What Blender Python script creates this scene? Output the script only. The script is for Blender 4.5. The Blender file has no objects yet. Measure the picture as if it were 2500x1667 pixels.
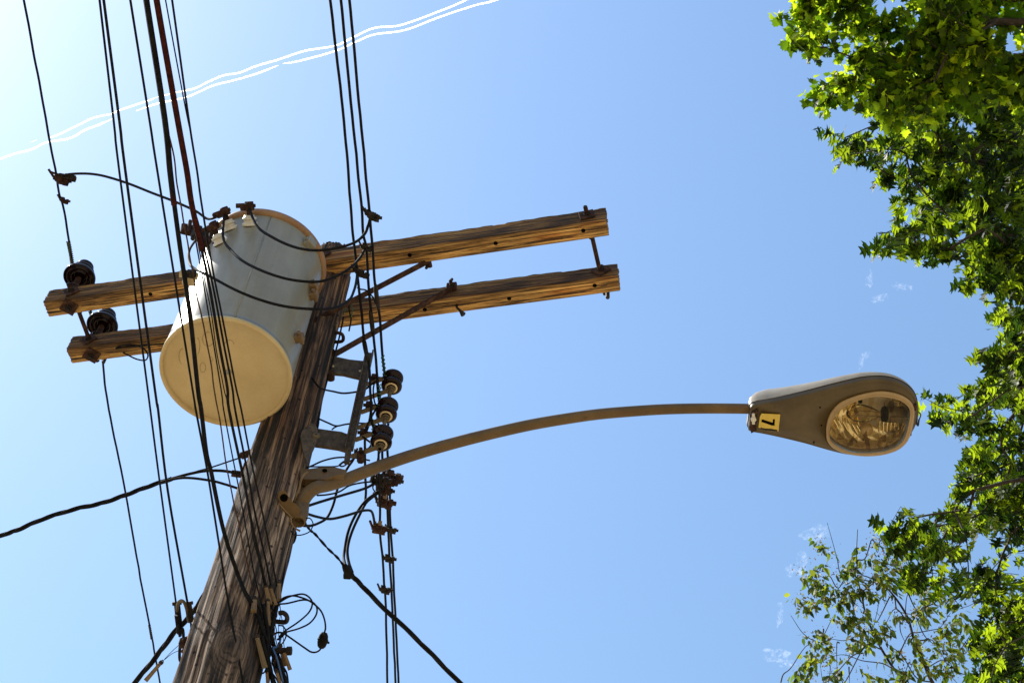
import bpy, bmesh, math, random
import numpy as np
from mathutils import Vector, Matrix, noise
random.seed(7); rng = np.random.default_rng(7)
sc = bpy.context.scene
COL = sc.collection
R_ = math.radians
# ------------------------------------------------------------------ camera
FPX = 3600.0
CX, CY = 1250.0, 833.5
CAM = Vector((0, 0, 1.6))
u_ = Vector((180.0, 2433.5, -FPX)).normalized()          # zenith in camera space
f_ = Vector((0, 0, -1)); y_ = (f_ - u_*f_.dot(u_)).normalized(); x_ = y_.cross(u_)
RW = Matrix((x_, y_, u_))                                   # camera -> world
cam_d = bpy.data.cameras.new('Camera'); cam = bpy.data.objects.new('Camera', cam_d); COL.objects.link(cam)
cam_d.sensor_width = 36; cam_d.lens = FPX/2500*36; cam_d.clip_start = .05; cam_d.clip_end = 5000
cam.matrix_world = Matrix.Translation(CAM) @ RW.to_4x4()
sc.camera = cam
# ------------------------------------------------------------------ sky, sun, exposure
SUN_AZ, SUN_EL = 69.0, 56.0                                 # degrees left of the +Y heading, elevation
sd = Vector((-math.sin(R_(SUN_AZ))*math.cos(R_(SUN_EL)), math.cos(R_(SUN_AZ))*math.cos(R_(SUN_EL)), math.sin(R_(SUN_EL))))
W = bpy.data.worlds.new('World'); sc.world = W; W.use_nodes = True
nt = W.node_tree; nt.nodes.clear()
sky = nt.nodes.new('ShaderNodeTexSky'); sky.sky_type = 'NISHITA'; sky.sun_disc = False
sky.sun_elevation = R_(SUN_EL); sky.sun_rotation = R_(-SUN_AZ)
sky.air_density = 2.5; sky.dust_density = 1.2; sky.ozone_density = 10.0; sky.altitude = 0
bg = nt.nodes.new('ShaderNodeBackground'); bg.inputs[1].default_value = .12
wo = nt.nodes.new('ShaderNodeOutputWorld')
hsv = nt.nodes.new('ShaderNodeHueSaturation'); hsv.inputs['Saturation'].default_value = .98; hsv.inputs['Hue'].default_value = .502
nt.links.new(sky.outputs[0], hsv.inputs['Color']); nt.links.new(hsv.outputs[0], bg.inputs[0]); nt.links.new(bg.outputs[0], wo.inputs[0])
sl = bpy.data.lights.new('Sun', 'SUN'); sl.energy = 4.7; sl.angle = R_(.5); sl.color = (1, .95, .86)
so = bpy.data.objects.new('Sun', sl); COL.objects.link(so); so.rotation_euler = sd.to_track_quat('Z', 'Y').to_euler(); so.location = (0, 0, 30)
sc.view_settings.view_transform = 'Standard'; sc.view_settings.look = 'None'; sc.view_settings.exposure = .58; sc.view_settings.gamma = 1
sc.cycles.transparent_max_bounces = 24; sc.cycles.max_bounces = 8; sc.cycles.diffuse_bounces = 3; sc.cycles.transmission_bounces = 4

# ------------------------------------------------------------------ reading positions off the view
def ray(px, py): return RW @ Vector(((px-CX)/FPX, -(py-CY)/FPX, -1))
def at(px, py, z):                                          # point at height z
    d = ray(px, py); return CAM + d*((z-CAM.z)/d.z)
def dep(px, py, t): return CAM + ray(px, py)*t              # point at depth t
def pl(px, py, p, n):                                       # point on a plane
    d = ray(px, py); return CAM + d*((p-CAM).dot(n)/d.dot(n))
def depth(p): return -(RW.transposed() @ (p-CAM)).z
def proj(p):
    q = RW.transposed() @ (p-CAM); return CX+q.x/-q.z*FPX, CY-q.y/-q.z*FPX
def vz(p, py):                                              # height on the vertical line through p seen at row py
    lo, hi = 2., 12.
    for _ in range(40):
        m = (lo+hi)/2
        if proj(Vector((p.x, p.y, m)))[1] > py: lo = m
        else: hi = m
    return lo
def pxr(w, p): return w/2*depth(p)/FPX                      # radius of something w photo pixels wide at p

# ------------------------------------------------------------------ materials
def M(name, base=(.5, .5, .5), rough=.6, metal=0., build=None, spec=None):
    m = bpy.data.materials.new(name); m.use_nodes = True
    n = m.node_tree; b = n.nodes['Principled BSDF']
    b.inputs['Base Color'].default_value = (*base, 1); b.inputs['Roughness'].default_value = rough; b.inputs['Metallic'].default_value = metal
    if spec is not None: b.inputs['Specular IOR Level'].default_value = spec
    if build: build(n, b)
    return m
def N(n, t, **k):
    o = n.nodes.new(t)
    for a, v in k.items(): setattr(o, a, v)
    return o
def tex(n, scale3, sc_=1., det=6., rough=.6, coord='Object', dist=0.):
    tc = N(n, 'ShaderNodeTexCoord'); mp = N(n, 'ShaderNodeMapping'); mp.inputs['Scale'].default_value = scale3
    no = N(n, 'ShaderNodeTexNoise'); no.inputs['Scale'].default_value = sc_; no.inputs['Detail'].default_value = det; no.inputs['Roughness'].default_value = rough
    no.inputs['Distortion'].default_value = dist
    n.links.new(tc.outputs[coord], mp.inputs[0]); n.links.new(mp.outputs[0], no.inputs[0]); return no.outputs[0]
def ramp(n, fac, stops):
    r = N(n, 'ShaderNodeValToRGB'); e = r.color_ramp.elements
    while len(e) < len(stops): e.new(.5)
    for i, (p, c) in enumerate(stops): e[i].position = p; e[i].color = (*c, 1) if len(c) == 3 else c
    n.links.new(fac, r.inputs[0]); return r.outputs[0]
def mix(n, fac, a, b, blend='MIX'):
    x = N(n, 'ShaderNodeMix', data_type='RGBA', blend_type=blend)
    if isinstance(fac, float): x.inputs[0].default_value = fac
    else: n.links.new(fac, x.inputs[0])
    for i, v in ((6, a), (7, b)):
        if isinstance(v, tuple): x.inputs[i].default_value = (*v, 1)
        else: n.links.new(v, x.inputs[i])
    return x.outputs[2]
def bump(n, b, h, st=.5, d=.01):
    bp = N(n, 'ShaderNodeBump'); bp.inputs['Strength'].default_value = st; bp.inputs['Distance'].default_value = d
    n.links.new(h, bp.inputs['Height']); n.links.new(bp.outputs[0], b.inputs['Normal'])
def m_arm(n, b):
    g1 = tex(n, (1.1, 34, 34), 2.6, 9, .75, dist=.8); g2 = tex(n, (1.5, 9, 9), 1.4, 3, .5); g3 = tex(n, (3, 90, 90), 1.5, 3, .6)
    c = ramp(n, g1, [(.38, (.008, .004, .002)), (.45, (.14, .075, .02)), (.50, (.56, .29, .075)), (.60, (.95, .60, .20))])
    st = ramp(n, g2, [(.35, (.25, .2, .16)), (.55, (1, 1, 1)), (.72, (1.0, .62, .32))])
    c = mix(n, 1., c, st, 'MULTIPLY')
    c = mix(n, .65, c, ramp(n, g3, [(.35, (.25, .22, .2)), (.6, (1, 1, 1))]), 'MULTIPLY')
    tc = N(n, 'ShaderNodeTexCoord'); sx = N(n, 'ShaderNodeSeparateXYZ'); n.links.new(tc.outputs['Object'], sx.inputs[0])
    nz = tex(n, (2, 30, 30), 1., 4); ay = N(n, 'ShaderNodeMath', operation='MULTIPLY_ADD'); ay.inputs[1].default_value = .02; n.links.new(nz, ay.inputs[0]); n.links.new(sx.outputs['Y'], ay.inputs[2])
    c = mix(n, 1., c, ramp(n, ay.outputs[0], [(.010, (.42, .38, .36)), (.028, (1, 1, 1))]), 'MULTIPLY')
    wh = tex(n, (.8, 40, 40), 2.2, 6, .6); c = mix(n, ramp(n, wh, [(.70, (0, 0, 0)), (.76, (.7, .7, .7))]), c, (.55, .47, .4))
    n.links.new(c, b.inputs['Base Color']); bump(n, b, g1, .9, .012)
def m_pole(n, b):
    g1 = tex(n, (22, 22, .5), 2.2, 9, .72, dist=.12); g2 = tex(n, (3, 3, 1.1), 1.3, 4, .6); g3 = tex(n, (75, 75, 2.2), 1.2, 4, .65)
    c = ramp(n, g1, [(.41, (.006, .004, .003)), (.47, (.065, .048, .038)), (.535, (.27, .205, .165)), (.64, (.80, .69, .60))])
    st = ramp(n, g2, [(.36, (.38, .31, .26)), (.48, (.88, .82, .76)), (.62, (1, .95, .92))])
    c = mix(n, 1., c, st, 'MULTIPLY')
    c = mix(n, .8, c, ramp(n, g3, [(.38, (.15, .12, .1)), (.54, (1, 1, 1))]), 'MULTIPLY')
    sp = N(n, 'ShaderNodeTexVoronoi'); sp.inputs['Scale'].default_value = 22.
    tc = N(n, 'ShaderNodeTexCoord'); n.links.new(tc.outputs['Object'], sp.inputs['Vector'])
    c = mix(n, 1., c, ramp(n, sp.outputs[0], [(.10, (.12, .08, .06)), (.2, (1, 1, 1))]), 'MULTIPLY')
    # one big knot with rings
    sv = N(n, 'ShaderNodeVectorMath', operation='SUBTRACT'); sv.inputs[1].default_value = KNOT
    mv = N(n, 'ShaderNodeMapping'); mv.inputs['Scale'].default_value = (1, 1, .62)
    ln = N(n, 'ShaderNodeVectorMath', operation='LENGTH'); nz = tex(n, (7, 7, 4), 1., 5, .65)
    n.links.new(tc.outputs['Object'], sv.inputs[0]); n.links.new(sv.outputs[0], mv.inputs[0]); n.links.new(mv.outputs[0], ln.inputs[0])
    ad = N(n, 'ShaderNodeMath', operation='MULTIPLY_ADD'); ad.inputs[1].default_value = .06; n.links.new(nz, ad.inputs[0]); n.links.new(ln.outputs['Value'], ad.inputs[2])
    si = N(n, 'ShaderNodeMath', operation='SINE'); mu = N(n, 'ShaderNodeMath', operation='MULTIPLY'); mu.inputs[1].default_value = 520.
    n.links.new(ad.outputs[0], mu.inputs[0]); n.links.new(mu.outputs[0], si.inputs[0])
    rings = ramp(n, si.outputs[0], [(.3, (.23, .17, .13)), (.95, (.05, .035, .028))])
    heart = ramp(n, ad.outputs[0], [(.05, (.10, .06, .05)), (.066, (1, 1, 1))])
    rings = mix(n, 1., rings, heart, 'MULTIPLY')
    rings = mix(n, .7, rings, ramp(n, g3, [(.36, (.3, .25, .22)), (.56, (1, 1, 1))]), 'MULTIPLY')
    msk = ramp(n, ad.outputs[0], [(.06, (.5, .5, .5)), (.14, (0, 0, 0))])
    c = mix(n, msk, c, rings)
    # upper shaft painted darker: shade behind the transformer, with some staining
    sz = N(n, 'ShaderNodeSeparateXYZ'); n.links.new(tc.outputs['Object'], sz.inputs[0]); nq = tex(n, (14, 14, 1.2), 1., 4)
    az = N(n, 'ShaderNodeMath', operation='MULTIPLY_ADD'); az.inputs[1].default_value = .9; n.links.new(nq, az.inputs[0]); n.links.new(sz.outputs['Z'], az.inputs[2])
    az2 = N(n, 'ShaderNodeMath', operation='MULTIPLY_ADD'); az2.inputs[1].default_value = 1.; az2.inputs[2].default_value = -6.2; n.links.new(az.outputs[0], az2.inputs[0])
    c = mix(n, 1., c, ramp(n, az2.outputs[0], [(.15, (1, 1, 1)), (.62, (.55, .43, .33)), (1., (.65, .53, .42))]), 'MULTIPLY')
    c = mix(n, 1., c, (1.0, .90, .80), 'MULTIPLY')
    n.links.new(c, b.inputs['Base Color']); bump(n, b, g1, 1., .016)
def m_rust(dark, mid, lite):
    def f(n, b):
        g = tex(n, (30, 30, 30), 1., 6, .7); n.links.new(ramp(n, g, [(.3, dark), (.5, mid), (.7, lite)]), b.inputs['Base Color']); bump(n, b, g, .4, .004)
    return f
def m_paint(c0, c1, rust=(.2, .09, .03), amt=.70, sc_=9.):
    def f(n, b):
        g = tex(n, (1, 1, 1), sc_, 6, .65); f2 = tex(n, (1, 1, 1), 420., 2, .5); g3 = tex(n, (1, 1, 1), sc_*3, 5, .7)
        c = ramp(n, g, [(.3, c0), (.7, c1)])
        c = mix(n, .35, c, ramp(n, f2, [(.3, (.55, .55, .55)), (.7, (1, 1, 1))]), 'MULTIPLY')
        c = mix(n, ramp(n, g3, [(amt, (0, 0, 0)), (amt+.05, (1, 1, 1))]), c, rust)
        n.links.new(c, b.inputs['Base Color']); bump(n, b, g, .08, .01)
    return f
def m_tank(n, b):
    m_paint((.245, .225, .17), (.315, .295, .235), (.2, .10, .05), .70, 6.)(n, b)
    src = b.inputs['Base Color'].links[0].from_socket; k = tex(n, (16, 16, .9), 1., 5, .6); k2 = tex(n, (40, 40, 3), 1., 4, .7)
    c = mix(n, 1., src, ramp(n, k, [(.30, (.84, .80, .73)), (.6, (1, 1, 1))]), 'MULTIPLY')
    c = mix(n, ramp(n, k2, [(.70, (0, 0, 0)), (.78, (.6, .6, .6))]), c, (.16, .085, .04)); n.links.new(c, b.inputs['Base Color'])
def m_cable(c):
    def f(n, b):
        g = tex(n, (1, 1, 1), 60., 4, .6); n.links.new(ramp(n, g, [(.35, tuple(v*.5 for v in c)), (.7, tuple(v*1.6 for v in c))]), b.inputs['Base Color'])
    return f
MAT = {}
MAT['galv'] = M('galvanised_steel', rough=.55, metal=.25, build=m_paint((.09, .062, .03), (.19, .135, .07), (.16, .075, .03), .62, 14.))
MAT['rust'] = M('rusty_steel', rough=.85, spec=.2, build=m_rust((.010, .005, .004), (.034, .015, .010), (.10, .048, .026)))
MAT['darksteel'] = M('dark_steel', rough=.7, metal=.2, spec=.25, build=m_rust((.006, .0045, .004), (.020, .014, .011), (.055, .040, .030)))
MAT['tank'] = M('tank_paint', rough=.36, build=m_tank)
MAT['tankbase'] = M('tank_base_paint', rough=.6, build=m_paint((.55, .40, .18), (.66, .50, .25), (.2, .1, .04), .73, 7.))
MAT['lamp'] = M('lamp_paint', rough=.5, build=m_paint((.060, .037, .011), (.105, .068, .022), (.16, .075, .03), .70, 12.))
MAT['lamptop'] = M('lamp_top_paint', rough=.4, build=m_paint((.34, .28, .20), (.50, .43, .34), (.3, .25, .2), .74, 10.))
MAT['ring'] = M('lens_ring', rough=.5, build=m_paint((.36, .24, .11), (.46, .31, .15), (.2, .1, .04), .66, 16.))
MAT['yellow'] = M('yellow_sticker', rough=.6, build=m_paint((.62, .43, .06), (.70, .50, .08), (.1, .07, .03), .72, 40.))
MAT['ink'] = M('black_ink', (.003, .003, .003), .9, spec=0.)
MAT['brownglaze'] = M('brown_glaze', (.010, .0025, .003), .12, spec=.22)
MAT['cream'] = M('bare_porcelain', (.65, .5, .28), .6)
MAT['white'] = M('white_porcelain', (.62, .58, .5), .3)
MAT['rackmetal'] = M('rack_metal', rough=.8, build=m_rust((.02, .014, .01), (.06, .042, .028), (.12, .09, .06)))
MAT['lamparm'] = M('lamp_arm_steel', rough=.55, metal=.2, build=m_paint((.085, .046, .013), (.17, .098, .032), (.10, .05, .018), .60, 5.))
MAT['copper'] = M('tarnished_copper', rough=.7, build=m_rust((.02, .03, .02), (.05, .08, .045), (.12, .07, .04)))
MAT['cable'] = M('black_cable', rough=.75, spec=.12, build=m_cable((.008, .007, .007)))
MAT['redcable'] = M('red_brown_cable', rough=.8, spec=.1, build=m_cable((.040, .008, .006)))
MAT['brownwire'] = M('brown_lashing', rough=.8, spec=.15, build=m_cable((.07, .035, .02)))
MAT['alu'] = M('weathered_aluminium', rough=.6, metal=.3, build=m_cable((.03, .022, .018)))
MAT['tan'] = M('tan_clamp_metal', rough=.6, build=m_paint((.13, .078, .032), (.25, .155, .07), (.12, .06, .03), .62, 30.))
MAT['blue'] = M('blue_tape', (.03, .08, .2), .5)
MAT['green'] = M('green_tie', (.02, .09, .03), .6)
def m_refl(n, b):
    b.inputs['Metallic'].default_value = .9
MAT['reflector'] = M('gold_reflector', (.88, .76, .50), .26, .95)
def m_glass(n, b):
    o = n.nodes['Material Output']; t = N(n, 'ShaderNodeBsdfTransparent'); t.inputs[0].default_value = (.96, .90, .72, 1)
    g = N(n, 'ShaderNodeBsdfGlossy'); g.inputs['Roughness'].default_value = .08; g.inputs[0].default_value = (1, .95, .8, 1)
    fr = N(n, 'ShaderNodeFresnel'); fr.inputs[0].default_value = 1.3
    wv = tex(n, (1, 1, 1), 16., 2, .5); bp = N(n, 'ShaderNodeBump'); bp.inputs['Distance'].default_value = .01; bp.inputs['Strength'].default_value = .6
    n.links.new(wv, bp.inputs['Height']); n.links.new(bp.outputs[0], g.inputs['Normal'])
    mx = N(n, 'ShaderNodeMixShader'); n.links.new(fr.outputs[0], mx.inputs[0]); n.links.new(t.outputs[0], mx.inputs[1]); n.links.new(g.outputs[0], mx.inputs[2]); n.links.new(mx.outputs[0], o.inputs[0])
def m_prism(n, b):
    m_glass(n, b)
    t = [x for x in n.nodes if x.type == 'BSDF_TRANSPARENT'][0]; tc = N(n, 'ShaderNodeTexCoord'); wn = tex(n, (1, 1, 1), 9., 3, .5)
    vo = N(n, 'ShaderNodeTexVoronoi', distance='CHEBYCHEV'); vo.inputs['Scale'].default_value = 24.; mp = N(n, 'ShaderNodeMapping'); mp.inputs['Scale'].default_value = (2.2, .9, 1); mp.inputs['Rotation'].default_value = (0, 0, .5)
    ad = N(n, 'ShaderNodeVectorMath', operation='MULTIPLY_ADD'); ad.inputs[1].default_value = (.06, .06, .06); n.links.new(wn, ad.inputs[0]); n.links.new(tc.outputs['Object'], ad.inputs[2]); n.links.new(ad.outputs[0], mp.inputs[0]); n.links.new(mp.outputs[0], vo.inputs['Vector'])
    sp = N(n, 'ShaderNodeSeparateColor'); n.links.new(vo.outputs['Color'], sp.inputs[0])
    n.links.new(ramp(n, sp.outputs[0], [(.12, (.45, .36, .22)), (.4, (.9, .82, .62)), (.7, (1, .99, .93))]), t.inputs[0])
    g = [x for x in n.nodes if x.type == 'BSDF_GLOSSY'][0]; bp = [x for x in n.nodes if x.type == 'BUMP'][0]; bp.inputs['Strength'].default_value = 1.; n.links.new(sp.outputs[1], bp.inputs['Height'])
MAT['lens'] = M('lens_glass', build=m_prism)
MAT['bulb'] = M('bulb_glass', build=m_glass)
def leafmat(name, lo, hi, tlo, thi, tw=.55):
    def f(n, b):
        o = n.nodes['Material Output']; ge = N(n, 'ShaderNodeNewGeometry')
        c = ramp(n, ge.outputs['Random Per Island'], [(0, lo), (1, hi)]); c2 = ramp(n, ge.outputs['Random Per Island'], [(0, tuple(v*.2 for v in tlo)), (.45, tlo), (.8, thi), (1, thi)])
        b.inputs['Roughness'].default_value = .5; b.inputs['Specular IOR Level'].default_value = .3
        n.links.new(c, b.inputs['Base Color'])
        t = N(n, 'ShaderNodeBsdfTranslucent'); n.links.new(c2, t.inputs[0])
        mx = N(n, 'ShaderNodeMixShader'); mx.inputs[0].default_value = tw
        n.links.new(b.outputs[0], mx.inputs[1]); n.links.new(t.outputs[0], mx.inputs[2]); n.links.new(mx.outputs[0], o.inputs[0])
    return M(name, build=f)
MAT['leafA'] = leafmat('broad_leaf', (.02, .045, .004), (.06, .09, .006), (.16, .30, .006), (.66, .82, .02), .66)
MAT['leafB'] = leafmat('oak_leaf', (.010, .024, .004), (.03, .055, .006), (.05, .11, .004), (.50, .66, .015), .50)
MAT['leafC'] = leafmat('small_leaf', (.03, .05, .012), (.06, .08, .015), (.16, .26, .02), (.40, .46, .03))
MAT['seed'] = leafmat('seed_cluster', (.10, .05, .015), (.22, .12, .03), (.25, .12, .02), (.4, .25, .04), .3)
MAT['bark'] = M('bark', rough=.9, build=m_rust((.012, .009, .006), (.035, .024, .017), (.08, .06, .045)))

# ------------------------------------------------------------------ mesh helpers
def frame_from(t, hint=Vector((0, 0, 1))):
    t = t.normalized(); a = hint if abs(t.dot(hint)) < .95 else Vector((1, 0, 0))
    s = t.cross(a).normalized(); return s, s.cross(t).normalized()
def smooth(pts, k=6):
    pts = [Vector(p) for p in pts]
    if len(pts) < 3: return pts
    P = [pts[0]*2-pts[1]] + pts + [pts[-1]*2-pts[-2]]; out = []
    for i in range(1, len(P)-2):
        a, b, c, d = P[i-1:i+3]
        for j in range(k):
            t = j/k; out.append(.5*((2*b)+(c-a)*t+(2*a-5*b+4*c-d)*t*t+(3*b-a-3*c+d)*t**3))
    out.append(pts[-1]); return out
def clear(p, m=.004):
    p = Vector(p); k = 0
    while p.z < 7.3 and math.hypot(p.x-PX, p.y-PY) < prad(p.z)+m and k < 400: p = CAM+(p-CAM)*.998; k += 1
    return p
class MB:
    def __init__(s): s.v = []; s.f = []; s.sm = []
    def add(s, vs, fs, smooth_=False):
        o = len(s.v); s.v += [Vector(v) for v in vs]; s.f += [tuple(o+i for i in f) for f in fs]; s.sm += [smooth_]*len(fs); return s
    def tube(s, pts, r, n=8, k=6, closed=False, flat=None):
        P = smooth(pts, k) if k > 1 else [Vector(p) for p in pts]
        m = len(P); vs = []; up = None
        for i, p in enumerate(P):
            t = (P[min(i+1, m-1)]-P[max(i-1, 0)])
            if t.length < 1e-9: t = Vector((0, 0, 1))
            t.normalize()
            if up is None: a, b = frame_from(t)
            else:
                b = (up-t*up.dot(t)).normalized(); a = t.cross(b)*-1; a = b.cross(t)*-1
                a = t.cross(b)
            up = b
            rr = r(i/(m-1)) if callable(r) else r
            for j in range(n):
                an = 2*math.pi*j/n; ca, sa = math.cos(an), math.sin(an)
                if flat: ca *= flat
                vs.append(p+(a*ca+b*sa)*rr)
        fs = [(i*n+j, i*n+(j+1) % n, (i+1)*n+(j+1) % n, (i+1)*n+j) for i in range(m-1) for j in range(n)]
        fs += [tuple(range(n))[::-1], tuple((m-1)*n+j for j in range(n))]
        return s.add(vs, fs, n > 5)
    def twist(s, pts, r, R, turns, n=3, sides=6, k=8):
        P = smooth(pts, k); L = [0]
        for i in range(1, len(P)): L.append(L[-1]+(P[i]-P[i-1]).length)
        Q = []
        cnt = max(int(turns*12), 20)
        for q in range(cnt+1):
            d = L[-1]*q/cnt; i = max(j for j in range(len(L)) if L[j] <= d+1e-9); i = min(i, len(P)-2)
            t = (d-L[i])/max(L[i+1]-L[i], 1e-9); Q.append((P[i].lerp(P[i+1], t), P[i+1]-P[i], q/cnt))
        for w in range(n):
            path = []
            for p, t, u in Q:
                a, b = frame_from(t); an = 2*math.pi*(w/n+turns*u); path.append(p+(a*math.cos(an)+b*math.sin(an))*R)
            s.tube(path, r, sides, 1)
        return s
    def box(s, c, sx, sy, sz, X=Vector((1, 0, 0)), Y=Vector((0, 1, 0)), Z=None, bev=0.):
        X = X.normalized(); Y = Y.normalized(); Z = Z or X.cross(Y).normalized(); c = Vector(c)
        if bev <= 0: bev = min(sx, sy, sz)*.12
        vs = []; 
        hx, hy, hz = sx/2, sy/2, sz/2; bm = bmesh.new(); bmesh.ops.create_cube(bm, size=1)
        for v in bm.verts: v.co = Vector((v.co.x*sx, v.co.y*sy, v.co.z*sz))
        bmesh.ops.bevel(bm, geom=list(bm.edges), offset=bev, segments=1, affect='EDGES')
        bm.verts.index_update()
        vs = [c+X*v.co.x+Y*v.co.y+Z*v.co.z for v in bm.verts]; fs = [tuple(v.index for v in f.verts) for f in bm.faces]; bm.free()
        return s.add(vs, fs)
    def cyl(s, a, b, r, n=12, r2=None):
        a, b = Vector(a), Vector(b); x, y = frame_from(b-a); r2 = r if r2 is None else r2
        vs = [a+(x*math.cos(2*math.pi*j/n)+y*math.sin(2*math.pi*j/n))*r for j in range(n)]+[b+(x*math.cos(2*math.pi*j/n)+y*math.sin(2*math.pi*j/n))*r2 for j in range(n)]
        s.add(vs, [(j, (j+1) % n, n+(j+1) % n, n+j) for j in range(n)], n > 7)
        return s.add(vs, [tuple(range(n))[::-1], tuple(range(n, 2*n))])
    def lathe(s, c, prof, n=32, ax=Vector((0, 0, 1)), cap=True):
        c = Vector(c); x, y = frame_from(ax, Vector((0, 1, 0))); ax = ax.normalized(); vs = []
        for r, z in prof:
            for j in range(n):
                an = 2*math.pi*j/n; vs.append(c+ax*z+(x*math.cos(an)+y*math.sin(an))*max(r, 1e-5))
        fs = [(i*n+j, i*n+(j+1) % n, (i+1)*n+(j+1) % n, (i+1)*n+j) for i in range(len(prof)-1) for j in range(n)]
        return s.add(vs, fs, True)
    def prism(s, poly, ext):                                # poly: list of points, ext: vector
        n = len(poly); poly = [Vector(p) for p in poly]
        vs = poly+[p+ext for p in poly]
        return s.add(vs, [tuple(range(n))[::-1], tuple(range(n, 2*n))]+[(j, (j+1) % n, n+(j+1) % n, n+j) for j in range(n)])
WMX = {}
def link(name, me, mat, parent=None, frame=None, at_=None):
    if me is None: o = bpy.data.objects.new(name, None); o.empty_display_size = .1
    else:
        o = bpy.data.objects.new(name, me)
        if mat: me.materials.append(MAT[mat] if isinstance(mat, str) else mat)
    COL.objects.link(o)
    Wm = frame if frame is not None else Matrix.Translation(at_ if at_ is not None else Vector((0, 0, 0)))
    if parent is not None: o.parent = parent; o.matrix_basis = WMX[parent.name].inverted() @ Wm
    else: o.matrix_basis = Wm
    WMX[o.name] = Wm; return o
def obj(name, mb, mat, parent=None, frame=None, local=False, normals=True):
    """mb in world coordinates unless local; origin at its parent's origin or its own centre."""
    if frame is None:
        if parent is not None: frame = Matrix.Translation(WMX[parent.name].translation)
        else:
            c = sum(mb.v, Vector())/len(mb.v); frame = Matrix.Translation(Vector((c.x, c.y, min(v.z for v in mb.v))))
    inv = frame.inverted()
    vs = mb.v if local else [inv @ v for v in mb.v]
    me = bpy.data.meshes.new(name); me.from_pydata([tuple(v) for v in vs], [], mb.f)
    me.polygons.foreach_set('use_smooth', mb.sm)
    if normals:
        bm = bmesh.new(); bm.from_mesh(me); bmesh.ops.recalc_face_normals(bm, faces=bm.faces); bm.to_mesh(me); bm.free()
    me.update(); return link(name, me, mat, parent, frame)
def tag(o, label=None, cat=None, group=None, kind=None):
    if label: o['label'] = label
    if cat: o['category'] = cat
    if group: o['group'] = group
    if kind: o['kind'] = kind
    return o
def thing(name, loc, label, cat, group=None): return tag(link(name, None, None, at_=Vector(loc)), label, cat, group)

# ------------------------------------------------------------------ ground
g = MB(); g.add([(-900, -900, 0), (900, -900, 0), (900, 900, 0), (-900, 900, 0)], [(0, 1, 2, 3)])
def m_ground(n, b):
    t = tex(n, (1, 1, 1), .6, 8, .65); n.links.new(ramp(n, t, [(.3, (.30, .23, .135)), (.7, (.42, .33, .21))]), b.inputs['Base Color'])
MAT['ground'] = M('dry_pale_ground', rough=.95, build=m_ground)
tag(obj('ground', g, 'ground'), kind='structure')
def m_asph(n, b):
    t = tex(n, (1, 1, 1), 30, 6, .7); n.links.new(ramp(n, t, [(.3, (.04, .04, .042)), (.7, (.075, .073, .07))]), b.inputs['Base Color'])
MAT['asphalt'] = M('asphalt', rough=.9, build=m_asph)
g = MB(); g.add([(-14, -300, .004), (-7, -300, .004), (-7, 300, .004), (-14, 300, .004)], [(0, 1, 2, 3)])
tag(obj('road', g, 'asphalt'), kind='structure')

# ------------------------------------------------------------------ utility pole
ZA = 7.55; AH, AW = .114, .090                               # crossarm underside height, its height and width
PX, PY = -.905, 3.81
def prad(z): return max(.103+(7.65-z)*.0135, .095) if z < 7.65 else .098
knot3 = at(567, 1583, 5.17); 
def polept(px, z_guess=None):
    pass
# knot position: nearest point on the pole skin along the view ray
def skin(px, py):
    d = ray(px, py); t = 2.0
    while t < 12:
        p = CAM+d*t
        if math.hypot(p.x-PX, p.y-PY) <= prad(p.z): return p
        t += .004
    return CAM+d*4.
kn = skin(565, 1585); KNOT = tuple(kn-Vector((PX, PY, 0)))
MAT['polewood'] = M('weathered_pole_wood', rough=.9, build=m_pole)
MAT['armwood'] = M('weathered_arm_wood', rough=.88, build=m_arm)
pole = thing('utility_pole', (PX, PY, 0), 'tall weathered round wooden pole with two long crossarms near its top', 'utility pole')
mb = MB(); n, m = 96, 620; ZT = 7.84; vs = []
for i in range(m):
    z = ZT*(i/(m-1))**.62; r = prad(z)
    for j in range(n):
        a = 2*math.pi*j/n; x, y = math.cos(a), math.sin(a)
        h = noise.noise((x*9, y*9, z*.45)); h2 = noise.noise((x*26+5, y*26, z*1.3)); h3 = noise.noise((x*1.5, y*1.5, z*1.1+9))
        d = .008*h+.014*h3+.004*noise.noise((x*4, y*4, z*6))-(.009*max(0, .22-abs(h2))/.22 if h2 > -.3 and h > 0 else 0)
        q = (Vector((x*prad(z), y*prad(z), z))-Vector(KNOT)); d += .012*math.exp(-(q.length/.09)**2)
        if z > ZT-.02: d -= .012*random.random()
        vs.append(Vector((PX+x*(r+d), PY+y*(r+d), z+(random.uniform(-.012, .012)+.02*noise.noise((x*5, y*5, 1)) if i >= m-2 else 0))))
fs = [(i*n+j, i*n+(j+1) % n, (i+1)*n+(j+1) % n, (i+1)*n+j) for i in range(m-1) for j in range(n)]
vs.append(Vector((PX, PY, ZT-.01))); fs += [((m-1)*n+j, (m-1)*n+(j+1) % n, m*n) for j in range(n)]
mb.add(vs, fs, True); shaft = obj('shaft', mb, 'polewood', pole)

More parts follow.
